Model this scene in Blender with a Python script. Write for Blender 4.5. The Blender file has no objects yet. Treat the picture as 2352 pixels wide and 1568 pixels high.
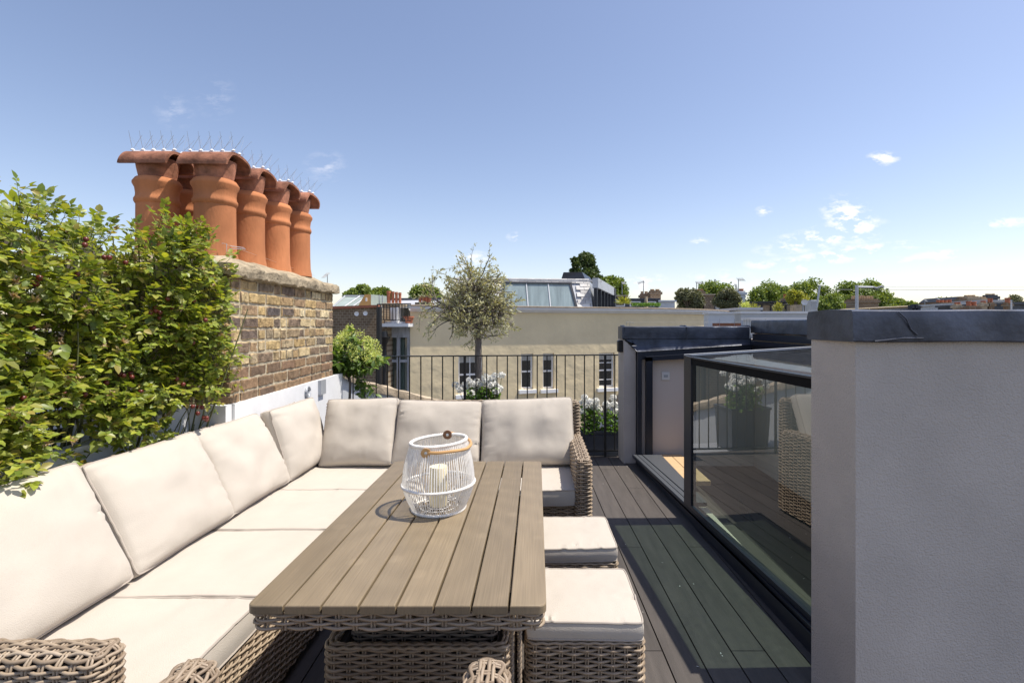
import bpy, math, random
import numpy as np
from mathutils import Vector, Matrix, noise, Euler
R = math.radians
random.seed(7); RNG = np.random.default_rng(7)
scene = bpy.context.scene
COL = scene.collection

# ---------------------------------------------------------------- camera, world, sun, exposure
CH, CF, CPX, CPY = 1.43, 1150.0, 1232.0, 746.0      # eye height, focal length and principal point (photo 2352 px wide)
cam = bpy.data.cameras.new("camera"); camo = bpy.data.objects.new("camera", cam); COL.objects.link(camo)
camo.location = (0, 0, CH); camo.rotation_euler = (R(90), 0, 0)
cam.sensor_width = 36; cam.lens = 36 * CF / 2352
cam.shift_x = (1176 - CPX) / 2352; cam.shift_y = -(784 - CPY) / 2352
cam.clip_start = 0.05; cam.clip_end = 3000
scene.camera = camo

SUN = Vector((0.50, 0.012, 1.0)).normalized()
sun = bpy.data.lights.new("sun", 'SUN'); suno = bpy.data.objects.new("sun", sun); COL.objects.link(suno)
sun.energy = 3.55; sun.angle = R(0.5); sun.color = (1.0, 0.93, 0.82)
suno.rotation_euler = SUN.to_track_quat('Z', 'Y').to_euler(); suno.location = (3, 0, 12)

world = bpy.data.worlds.new("World"); scene.world = world; world.use_nodes = True
scene.view_settings.view_transform = 'Standard'; scene.view_settings.look = 'None'
scene.view_settings.gamma = 1; scene.view_settings.exposure = 0.75

def build_world():
    nt = world.node_tree; N = nt.nodes; L = nt.links; N.clear()
    out = N.new('ShaderNodeOutputWorld'); bg = N.new('ShaderNodeBackground')
    sky = N.new('ShaderNodeTexSky'); sky.sky_type = 'NISHITA'; sky.sun_disc = False
    sky.sun_elevation = math.asin(SUN.z); sky.sun_rotation = math.atan2(SUN.x, SUN.y)
    sky.altitude = 60; sky.air_density = 1.0; sky.dust_density = 0.7; sky.ozone_density = 2.2
    bg.inputs['Strength'].default_value = 0.15
    hs = N.new('ShaderNodeHueSaturation'); hs.inputs['Hue'].default_value = 0.5; hs.inputs['Saturation'].default_value = 1.0; hs.inputs['Value'].default_value = 1.0
    tn = N.new('ShaderNodeVectorMath'); tn.operation = 'MULTIPLY'; tn.inputs[1].default_value = (.86, .735, .70); L.new(sky.outputs[0], tn.inputs[0])
    L.new(tn.outputs[0], hs.inputs['Color'])
    geo = N.new('ShaderNodeTexCoord'); sep = N.new('ShaderNodeSeparateXYZ'); L.new(geo.outputs['Generated'], sep.inputs[0])
    def M(op, a, b=None, c=None):
        n = N.new('ShaderNodeMath'); n.operation = op
        for i, x in enumerate((a, b, c)):
            if x is None: continue
            if isinstance(x, (int, float)): n.inputs[i].default_value = x
            else: L.new(x, n.inputs[i])
        return n.outputs[0]
    yy = M('MAXIMUM', sep.outputs[1], 0.02)
    u = M('DIVIDE', sep.outputs[0], yy); v = M('DIVIDE', sep.outputs[2], yy)
    cmb = N.new('ShaderNodeCombineXYZ'); L.new(u, cmb.inputs[0]); L.new(v, cmb.inputs[1])
    # warp so that wisps are ragged
    nz = N.new('ShaderNodeTexNoise'); nz.inputs['Scale'].default_value = 22; nz.inputs['Detail'].default_value = 7; nz.inputs['Roughness'].default_value = 0.62
    mpn = N.new('ShaderNodeMapping'); mpn.inputs['Scale'].default_value = (1, 2.1, 1); L.new(cmb.outputs[0], mpn.inputs[0]); L.new(mpn.outputs[0], nz.inputs['Vector'])
    blobs = [ # px, py, half width, half height, tilt, strength
        (1955, 505, 50, 30, -30, 1.2), (1885, 545, 100, 16, 12, 1.1), (1945, 583, 80, 12, 8, 1.1), (2028, 364, 26, 11, 0, .9),
        (748, 382, 34, 22, 0, .22), (400, 256, 34, 26, -30, .12), (495, 225, 34, 30, -30, .12), (1820, 609, 48, 12, 0, .8), (2160, 587, 48, 9, 5, .7),
        (2308, 512, 48, 8, 4, .7), (2290, 636, 60, 15, 0, .7), (1487, 652, 34, 16, 0, .9), (1085, 598, 30, 14, 0, .8), (1755, 485, 14, 8, 0, .8),
        (1607, 556, 16, 7, 0, .6), (1187, 544, 16, 7, 0, .7), (1745, 607, 26, 8, 0, .6), (2065, 600, 40, 7, 0, .4), (2090, 562, 50, 7, 0, .4), (1660, 640, 60, 14, 0, .4)]
    tot = None
    for px, py, w, h, rot, s in blobs:
        mp = N.new('ShaderNodeMapping'); mp.vector_type = 'TEXTURE'
        mp.inputs['Location'].default_value = ((px - CPX) / CF, (CPY - py) / CF, 0)
        mp.inputs['Rotation'].default_value = (0, 0, R(rot)); mp.inputs['Scale'].default_value = (w * 1.7 / CF, h * 1.9 / CF, 1)
        L.new(cmb.outputs[0], mp.inputs[0])
        ln = N.new('ShaderNodeVectorMath'); ln.operation = 'LENGTH'; L.new(mp.outputs[0], ln.inputs[0])
        d = M('MULTIPLY', M('MAXIMUM', M('SUBTRACT', 1.0, ln.outputs['Value']), 0.0), s)
        tot = d if tot is None else M('MAXIMUM', tot, d)
    dens = M('MULTIPLY', tot, M('MULTIPLY', M('MAXIMUM', M('SUBTRACT', nz.outputs[0], 0.47), 0.0), 9.0))
    dens = M('MULTIPLY', M('MINIMUM', dens, 1.0), M('GREATER_THAN', sep.outputs[1], 0.02))
    # hazy whitening low over the roofs
    mix = N.new('ShaderNodeMix'); mix.data_type = 'RGBA'; L.new(dens, mix.inputs['Factor'])
    L.new(hs.outputs[0], mix.inputs['A']); mix.inputs['B'].default_value = (5.2, 5.0, 5.1, 1)
    L.new(mix.outputs['Result'], bg.inputs['Color']); L.new(bg.outputs[0], out.inputs[0])
build_world()

# ---------------------------------------------------------------- helpers
def at(px, py, Y):
    return np.array(((px - CPX) * Y / CF, Y, CH - (py - CPY) * Y / CF))
def A(*x): return np.array(x, dtype=float)

class MB:
    def __init__(s): s.v = []; s.q = []; s.t = []; s.n = 0
    def add(s, v, q=None, t=None):
        v = np.asarray(v, float).reshape(-1, 3)
        if q is not None and len(q): s.q.append(np.asarray(q, np.int64).reshape(-1, 4) + s.n)
        if t is not None and len(t): s.t.append(np.asarray(t, np.int64).reshape(-1, 3) + s.n)
        s.v.append(v); s.n += len(v); return s
    def box(s, c, d, rz=0.0, tilt=None):
        c = A(*c); d = A(*d) / 2
        v = np.array([(x, y, z) for z in (-1, 1) for y in (-1, 1) for x in (-1, 1)], float) * d
        if tilt is not None: v = v @ np.array(Euler(tilt).to_matrix()).T
        if rz: v = v @ np.array(Matrix.Rotation(rz, 3, 'Z')).T
        return s.add(v + c, [(0, 2, 3, 1), (4, 5, 7, 6), (0, 1, 5, 4), (1, 3, 7, 5), (3, 2, 6, 7), (2, 0, 4, 6)])
    def bb(s, x0, x1, y0, y1, z0, z1): return s.box(((x0+x1)/2, (y0+y1)/2, (z0+z1)/2), (x1-x0, y1-y0, z1-z0))
    def hexa(s, b, t):   # 4 bottom points, 4 top points, both counter-clockwise from above
        return s.add(np.array(list(b) + list(t), float), [(3, 2, 1, 0), (4, 5, 6, 7), (0, 1, 5, 4), (1, 2, 6, 5), (2, 3, 7, 6), (3, 0, 4, 7)])
    def quad(s, a, b, c, d): return s.add([a, b, c, d], [(0, 1, 2, 3)])
    def tube(s, P, r, sides=6, closed=False, cap=True):
        P = np.asarray(P, float); n = len(P); r = np.broadcast_to(np.asarray(r, float), (n,))
        if closed: T = np.roll(P, -1, 0) - np.roll(P, 1, 0)
        else: T = np.gradient(P, axis=0)
        T /= np.maximum(np.linalg.norm(T, axis=1, keepdims=True), 1e-9)
        ref = A(0, 0, 1) if abs(T[:, 2]).mean() < .75 else A(0.31, 0.95, 0)
        U = np.cross(T, ref); U /= np.maximum(np.linalg.norm(U, axis=1, keepdims=True), 1e-9); W = np.cross(T, U)
        a = np.linspace(0, 2*np.pi, sides, endpoint=False)
        V = P[:, None] + r[:, None, None] * (np.cos(a)[None, :, None] * U[:, None] + np.sin(a)[None, :, None] * W[:, None])
        m = n if closed else n - 1
        i = np.arange(m)[:, None]; j = np.arange(sides)[None]; i2 = (i + 1) % n; j2 = (j + 1) % sides
        q = np.stack([i*sides+j+0*j2, i*sides+j2, i2*sides+j2, i2*sides+j+0*j2], -1).reshape(-1, 4)
        s.add(V.reshape(-1, 3), q)
        if cap and not closed:
            b = s.n - n*sides
            for k, rev in ((0, False), ((n-1)*sides, True)):
                c = V.reshape(-1, 3)[k:k+sides].mean(0); s.v.append(c[None]); ci = s.n; s.n += 1
                tt = [(ci, b+k+jj, b+k+(jj+1) % sides) if rev else (ci, b+k+(jj+1) % sides, b+k+jj) for jj in range(sides)]
                s.t.append(np.array(tt))
        return s
    def lathe(s, prof, c=(0, 0, 0), seg=32, ang=2*math.pi, axis='z'):
        prof = np.asarray(prof, float); n = len(prof); full = abs(ang - 2*math.pi) < 1e-6
        a = np.linspace(0, ang, seg, endpoint=not full) if not full else np.linspace(0, ang, seg, endpoint=False)
        V = np.stack([prof[:, 0][:, None]*np.cos(a), prof[:, 0][:, None]*np.sin(a), np.broadcast_to(prof[:, 1][:, None], (n, len(a)))], -1).reshape(-1, 3) + A(*c)
        k = len(a); m = k if full else k-1
        i = np.arange(n-1)[:, None]; j = np.arange(m)[None]; j2 = (j+1) % k
        q = np.stack([i*k+j, i*k+j2, (i+1)*k+j2, (i+1)*k+j], -1).reshape(-1, 4)
        return s.add(V, q)
    def grid(s, V):
        V = np.asarray(V, float); a, b = V.shape[:2]; i = np.arange(a-1)[:, None]; j = np.arange(b-1)[None]
        return s.add(V.reshape(-1, 3), np.stack([i*b+j, i*b+j+1, (i+1)*b+j+1, (i+1)*b+j], -1).reshape(-1, 4))
    def rbox(s, x0, x1, y0, y1, z0, z1, r=.01, amp=0, nsub=0, seed=0):
        # box with chamfered edges via bmesh bevel, optional roughened surface
        import bmesh
        bm = bmesh.new(); bmesh.ops.create_cube(bm, size=1)
        for v in bm.verts: v.co = Vector(((x0+x1)/2 + v.co.x*(x1-x0), (y0+y1)/2 + v.co.y*(y1-y0), (z0+z1)/2 + v.co.z*(z1-z0)))
        if nsub: 
            for _ in range(nsub):
                L = max(e.calc_length() for e in bm.edges)
                bmesh.ops.subdivide_edges(bm, edges=[e for e in bm.edges if e.calc_length() > L*.55], cuts=1, use_grid_fill=True)
        if r and not nsub: bmesh.ops.bevel(bm, geom=bm.edges[:] , offset=r, segments=2, affect='EDGES', profile=.5)
        if amp:
            for v in bm.verts: v.co += noise.noise_vector(v.co*9 + Vector((seed, seed*2.1, 0))) * amp + noise.noise_vector(v.co*31 + Vector((seed, 0, 3))) * amp*.5
        bm.verts.index_update(); V = [tuple(v.co) for v in bm.verts]
        q = [[v.index for v in f.verts] for f in bm.faces if len(f.verts) == 4]; t = [[v.index for v in f.verts] for f in bm.faces if len(f.verts) == 3]
        big = [[v.index for v in f.verts] for f in bm.faces if len(f.verts) > 4]
        for f in big: t += [[f[0], f[k], f[k+1]] for k in range(1, len(f)-1)]
        bm.free(); return s.add(V, q, t)
    def build(s, name, mat, parent=None, smooth=True, sharp=35, loc=None):
        v = np.concatenate(s.v) if s.v else np.zeros((0, 3))
        v = v - org(parent) - (A(*loc) if loc is not None else 0)
        me = bpy.data.meshes.new(name)
        q = np.concatenate(s.q) if s.q else np.zeros((0, 4), np.int64); t = np.concatenate(s.t) if s.t else np.zeros((0, 3), np.int64)
        me.vertices.add(len(v)); me.vertices.foreach_set('co', v.ravel())
        me.loops.add(q.size + t.size); me.loops.foreach_set('vertex_index', np.concatenate([q.ravel(), t.ravel()]).astype(np.int32))
        nf = len(q) + len(t); me.polygons.add(nf)
        st = np.concatenate([np.arange(len(q))*4, q.size + np.arange(len(t))*3]).astype(np.int32)
        me.polygons.foreach_set('loop_start', st)
        me.update(calc_edges=True); me.validate()
        if smooth:
            me.shade_smooth()
            if sharp and nf < 60000: me.set_sharp_from_angle(angle=R(sharp))
        if not smooth: me.shade_flat()
        me.materials.append(mat)
        o = bpy.data.objects.new(name, me); COL.objects.link(o)
        if loc is not None: o.location = loc
        if parent: o.parent = parent
        return o

def org(o):
    p = np.zeros(3)
    while o is not None: p += np.array(o.location); o = o.parent
    return p
def tag(o, label=None, cat=None, group=None, kind=None):
    if label: o['label'] = label
    if cat: o['category'] = cat
    if group: o['group'] = group
    if kind: o['kind'] = kind
    return o
def thing(name, loc, label, cat, group=None):
    o = bpy.data.objects.new(name, None); COL.objects.link(o); o.location = loc; o.empty_display_size = .1
    return tag(o, label, cat, group)
def copy_tree(o, parent=None, **kw):
    c = o.copy(); COL.objects.link(c); c.parent = parent
    for ch in list(o.children): copy_tree(ch, c)
    return c

# ---------------------------------------------------------------- materials
def mat(name, col, rough=.6, metal=0.0, bump=0.0, bscale=60, var=0.0, vscale=6, island=0.0, cols=None, spec=.5, stretch=(1, 1, 1), bdetail=4, nvar=None, bdist=.01, orand=0):
    m = bpy.data.materials.new(name); m.use_nodes = True; nt = m.node_tree; N = nt.nodes; L = nt.links
    b = N['Principled BSDF']; b.inputs['Roughness'].default_value = rough; b.inputs['Metallic'].default_value = metal
    b.inputs['Specular IOR Level'].default_value = spec; b.inputs['Base Color'].default_value = (*col, 1)
    tc = N.new('ShaderNodeTexCoord'); mp = N.new('ShaderNodeMapping'); mp.inputs['Scale'].default_value = stretch; L.new(tc.outputs['Object'], mp.inputs[0])
    src = None
    if cols:      # colour picked per loose piece of the mesh
        g = N.new('ShaderNodeNewGeometry'); cr = N.new('ShaderNodeValToRGB'); cr.color_ramp.interpolation = 'LINEAR'
        e = cr.color_ramp.elements; e[0].color = (*cols[0], 1); e[1].color = (*cols[-1], 1); e[1].position = 1
        for k, c in enumerate(cols[1:-1]): x = e.new((k+1)/(len(cols)-1)); x.color = (*c, 1)
        L.new(g.outputs['Random Per Island'], cr.inputs[0]); src = cr.outputs[0]
    if var:
        nz = N.new('ShaderNodeTexNoise'); nz.inputs['Scale'].default_value = vscale; nz.inputs['Detail'].default_value = 6; nz.inputs['Roughness'].default_value = .6; L.new(mp.outputs[0], nz.inputs['Vector'])
        mr = N.new('ShaderNodeMapRange'); mr.inputs['From Min'].default_value = .3; mr.inputs['From Max'].default_value = .7; mr.inputs['To Min'].default_value = 1-var; mr.inputs['To Max'].default_value = 1+var; L.new(nz.outputs[0], mr.inputs[0])
        vm = N.new('ShaderNodeVectorMath'); vm.operation = 'SCALE'
        if src is not None: L.new(src, vm.inputs[0])
        else: vm.inputs[0].default_value = col
        L.new(mr.outputs[0], vm.inputs['Scale']); src = vm.outputs[0]
    if orand:     # each object of the kind a little lighter or darker
        oi = N.new('ShaderNodeObjectInfo'); mo = N.new('ShaderNodeMapRange'); mo.inputs['To Min'].default_value = 1-orand; mo.inputs['To Max'].default_value = 1+orand; L.new(oi.outputs['Random'], mo.inputs[0])
        vo_ = N.new('ShaderNodeVectorMath'); vo_.operation = 'SCALE'
        if src is not None: L.new(src, vo_.inputs[0])
        else: vo_.inputs[0].default_value = col
        L.new(mo.outputs[0], vo_.inputs['Scale']); src = vo_.outputs[0]
    if src is not None: L.new(src, b.inputs['Base Color'])
    if bump:
        n2 = N.new('ShaderNodeTexNoise'); n2.inputs['Scale'].default_value = bscale; n2.inputs['Detail'].default_value = bdetail; L.new(mp.outputs[0], n2.inputs['Vector'])
        bp = N.new('ShaderNodeBump'); bp.inputs['Strength'].default_value = bump; bp.inputs['Distance'].default_value = bdist
        L.new(n2.outputs[0], bp.inputs['Height']); L.new(bp.outputs[0], b.inputs['Normal'])
    return m

def leafmat(name, cols, rough=.38, trans=.35, spec=.5, tcol=(1.6, 1.5, .6)):
    m = mat(name, cols[0], rough=rough, cols=cols, var=.18, vscale=30, spec=spec)
    nt = m.node_tree; N = nt.nodes; L = nt.links; b = N['Principled BSDF']; out = N['Material Output']
    tr = N.new('ShaderNodeBsdfTranslucent'); mx = N.new('ShaderNodeMixShader'); mx.inputs[0].default_value = trans
    src = b.inputs['Base Color'].links[0].from_socket
    vm = N.new('ShaderNodeVectorMath'); vm.operation = 'MULTIPLY'; vm.inputs[1].default_value = tcol; L.new(src, vm.inputs[0]); L.new(vm.outputs[0], tr.inputs[0])
    L.new(b.outputs[0], mx.inputs[1]); L.new(tr.outputs[0], mx.inputs[2]); L.new(mx.outputs[0], out.inputs[0])
    return m

def glassmat(name, tint, refl=1.0, rough=0.0, ior=1.5, dirt=0.0):
    m = bpy.data.materials.new(name); m.use_nodes = True; nt = m.node_tree; N = nt.nodes; L = nt.links; N.clear()
    out = N.new('ShaderNodeOutputMaterial'); gg = N.new('ShaderNodeNewGeometry'); dp = N.new('ShaderNodeVectorMath'); dp.operation = 'DOT_PRODUCT'; L.new(gg.outputs['Incoming'], dp.inputs[0]); L.new(gg.outputs['Normal'], dp.inputs[1])
    ab = N.new('ShaderNodeMath'); ab.operation = 'ABSOLUTE'; L.new(dp.outputs['Value'], ab.inputs[0]); om = N.new('ShaderNodeMath'); om.operation = 'SUBTRACT'; om.inputs[0].default_value = 1; L.new(ab.outputs[0], om.inputs[1])
    pw = N.new('ShaderNodeMath'); pw.operation = 'POWER'; pw.inputs[1].default_value = 5; L.new(om.outputs[0], pw.inputs[0]); fr = N.new('ShaderNodeMath'); fr.operation = 'MULTIPLY_ADD'; fr.inputs[1].default_value = .92; fr.inputs[2].default_value = .08; L.new(pw.outputs[0], fr.inputs[0])
    gl = N.new('ShaderNodeBsdfGlossy'); gl.inputs['Roughness'].default_value = rough; tr = N.new('ShaderNodeBsdfTransparent'); tr.inputs[0].default_value = (*tint, 1)
    mu = N.new('ShaderNodeMath'); mu.operation = 'MULTIPLY'; mu.use_clamp = True; mu.inputs[1].default_value = refl; L.new(fr.outputs[0], mu.inputs[0])
    mx = N.new('ShaderNodeMixShader'); L.new(mu.outputs[0], mx.inputs[0]); L.new(tr.outputs[0], mx.inputs[1]); L.new(gl.outputs[0], mx.inputs[2])
    last = mx
    if dirt:
        tc = N.new('ShaderNodeTexCoord'); nz = N.new('ShaderNodeTexNoise'); nz.inputs['Scale'].default_value = 26; nz.inputs['Detail'].default_value = 9; nz.inputs['Roughness'].default_value = .75; L.new(tc.outputs['Object'], nz.inputs[0])
        mr = N.new('ShaderNodeMapRange'); mr.inputs['From Min'].default_value = .35; mr.inputs['From Max'].default_value = .75; mr.inputs['To Min'].default_value = 0; mr.inputs['To Max'].default_value = dirt; L.new(nz.outputs[0], mr.inputs[0])
        df = N.new('ShaderNodeBsdfDiffuse'); df.inputs[0].default_value = (.10, .105, .115, 1)
        m2 = N.new('ShaderNodeMixShader'); L.new(mr.outputs[0], m2.inputs[0]); L.new(mx.outputs[0], m2.inputs[1]); L.new(df.outputs[0], m2.inputs[2]); last = m2
    L.new(last.outputs[0], out.inputs[0]); return m

def fabricmat():
    m = mat('beige_fabric', (.51, .465, .405), rough=.95, spec=.15, var=.035, vscale=5)
    nt = m.node_tree; N = nt.nodes; L = nt.links; b = N['Principled BSDF']; b.inputs['Sheen Weight'].default_value = .12
    tc = N.new('ShaderNodeTexCoord'); h = None
    w = N.new('ShaderNodeTexNoise'); w.inputs['Scale'].default_value = 330; w.inputs['Detail'].default_value = 2; L.new(tc.outputs['Object'], w.inputs[0]); h = w.outputs[0]
    nz = N.new('ShaderNodeTexNoise'); nz.inputs['Scale'].default_value = 14; nz.inputs['Detail'].default_value = 3; L.new(tc.outputs['Object'], nz.inputs[0])
    a = N.new('ShaderNodeMath'); a.operation = 'MULTIPLY_ADD'; a.inputs[1].default_value = 1.2; L.new(nz.outputs[0], a.inputs[0]); L.new(h, a.inputs[2])
    bp = N.new('ShaderNodeBump'); bp.inputs['Strength'].default_value = .5; bp.inputs['Distance'].default_value = .0024; L.new(a.outputs[0], bp.inputs['Height']); L.new(bp.outputs[0], b.inputs['Normal'])
    return m

def tablemat():
    m = mat('table_boards', (.225, .175, .112), rough=.42, var=.12, vscale=3.2, spec=.4, stretch=(1, .25, 1))
    nt = m.node_tree; N = nt.nodes; L = nt.links; b = N['Principled BSDF']; src = b.inputs['Base Color'].links[0].from_socket
    tc = N.new('ShaderNodeTexCoord')
    # fine brushed grain along the boards
    mp = N.new('ShaderNodeMapping'); mp.inputs['Scale'].default_value = (240, 5, 60); L.new(tc.outputs['Object'], mp.inputs[0])
    nz = N.new('ShaderNodeTexNoise'); nz.inputs['Scale'].default_value = 1; nz.inputs['Detail'].default_value = 3; L.new(mp.outputs[0], nz.inputs[0])
    bp = N.new('ShaderNodeBump'); bp.inputs['Strength'].default_value = .35; bp.inputs['Distance'].default_value = .002; L.new(nz.outputs[0], bp.inputs['Height']); L.new(bp.outputs[0], b.inputs['Normal'])
    # dried water marks and a wiped arc
    vo = N.new('ShaderNodeTexVoronoi'); vo.feature = 'DISTANCE_TO_EDGE' if False else 'F1'; vo.inputs['Scale'].default_value = 7.5; L.new(tc.outputs['Object'], vo.inputs[0])
    mr = N.new('ShaderNodeMapRange'); mr.inputs['From Min'].default_value = .15; mr.inputs['From Max'].default_value = .24; mr.inputs['To Min'].default_value = 1.12; mr.inputs['To Max'].default_value = 1.0; L.new(vo.outputs['Distance'], mr.inputs[0])
    sp = N.new('ShaderNodeMapping'); sp.inputs['Location'].default_value = (0.02, .45, 0); sp.inputs['Scale'].default_value = (1, 1, .01); L.new(tc.outputs['Object'], sp.inputs[0])
    ln = N.new('ShaderNodeVectorMath'); ln.operation = 'LENGTH'; L.new(sp.outputs[0], ln.inputs[0])
    wv = N.new('ShaderNodeMath'); wv.operation = 'SINE'; ml = N.new('ShaderNodeMath'); ml.operation = 'MULTIPLY'; ml.inputs[1].default_value = 55; L.new(ln.outputs['Value'], ml.inputs[0]); L.new(ml.outputs[0], wv.inputs[0])
    m3 = N.new('ShaderNodeMath'); m3.operation = 'MULTIPLY_ADD'; m3.inputs[1].default_value = .035; m3.inputs[2].default_value = 1.0; L.new(wv.outputs[0], m3.inputs[0])
    m4 = N.new('ShaderNodeMath'); m4.operation = 'MULTIPLY'; L.new(m3.outputs[0], m4.inputs[0]); L.new(mr.outputs[0], m4.inputs[1])
    oi = N.new('ShaderNodeObjectInfo'); mo = N.new('ShaderNodeMapRange'); mo.inputs['To Min'].default_value = .88; mo.inputs['To Max'].default_value = 1.12; L.new(oi.outputs['Random'], mo.inputs[0])
    m5 = N.new('ShaderNodeMath'); m5.operation = 'MULTIPLY'; L.new(m4.outputs[0], m5.inputs[0]); L.new(mo.outputs[0], m5.inputs[1])
    g2 = N.new('ShaderNodeMapRange'); g2.inputs['From Min'].default_value = .3; g2.inputs['From Max'].default_value = .7; g2.inputs['To Min'].default_value = .90; g2.inputs['To Max'].default_value = 1.08; L.new(nz.outputs[0], g2.inputs[0])
    m6 = N.new('ShaderNodeMath'); m6.operation = 'MULTIPLY'; L.new(m5.outputs[0], m6.inputs[0]); L.new(g2.outputs[0], m6.inputs[1])
    vm = N.new('ShaderNodeVectorMath'); vm.operation = 'SCALE'; L.new(src, vm.inputs[0]); L.new(m6.outputs[0], vm.inputs['Scale']); L.new(vm.outputs[0], b.inputs['Base Color'])
    return m

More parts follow.
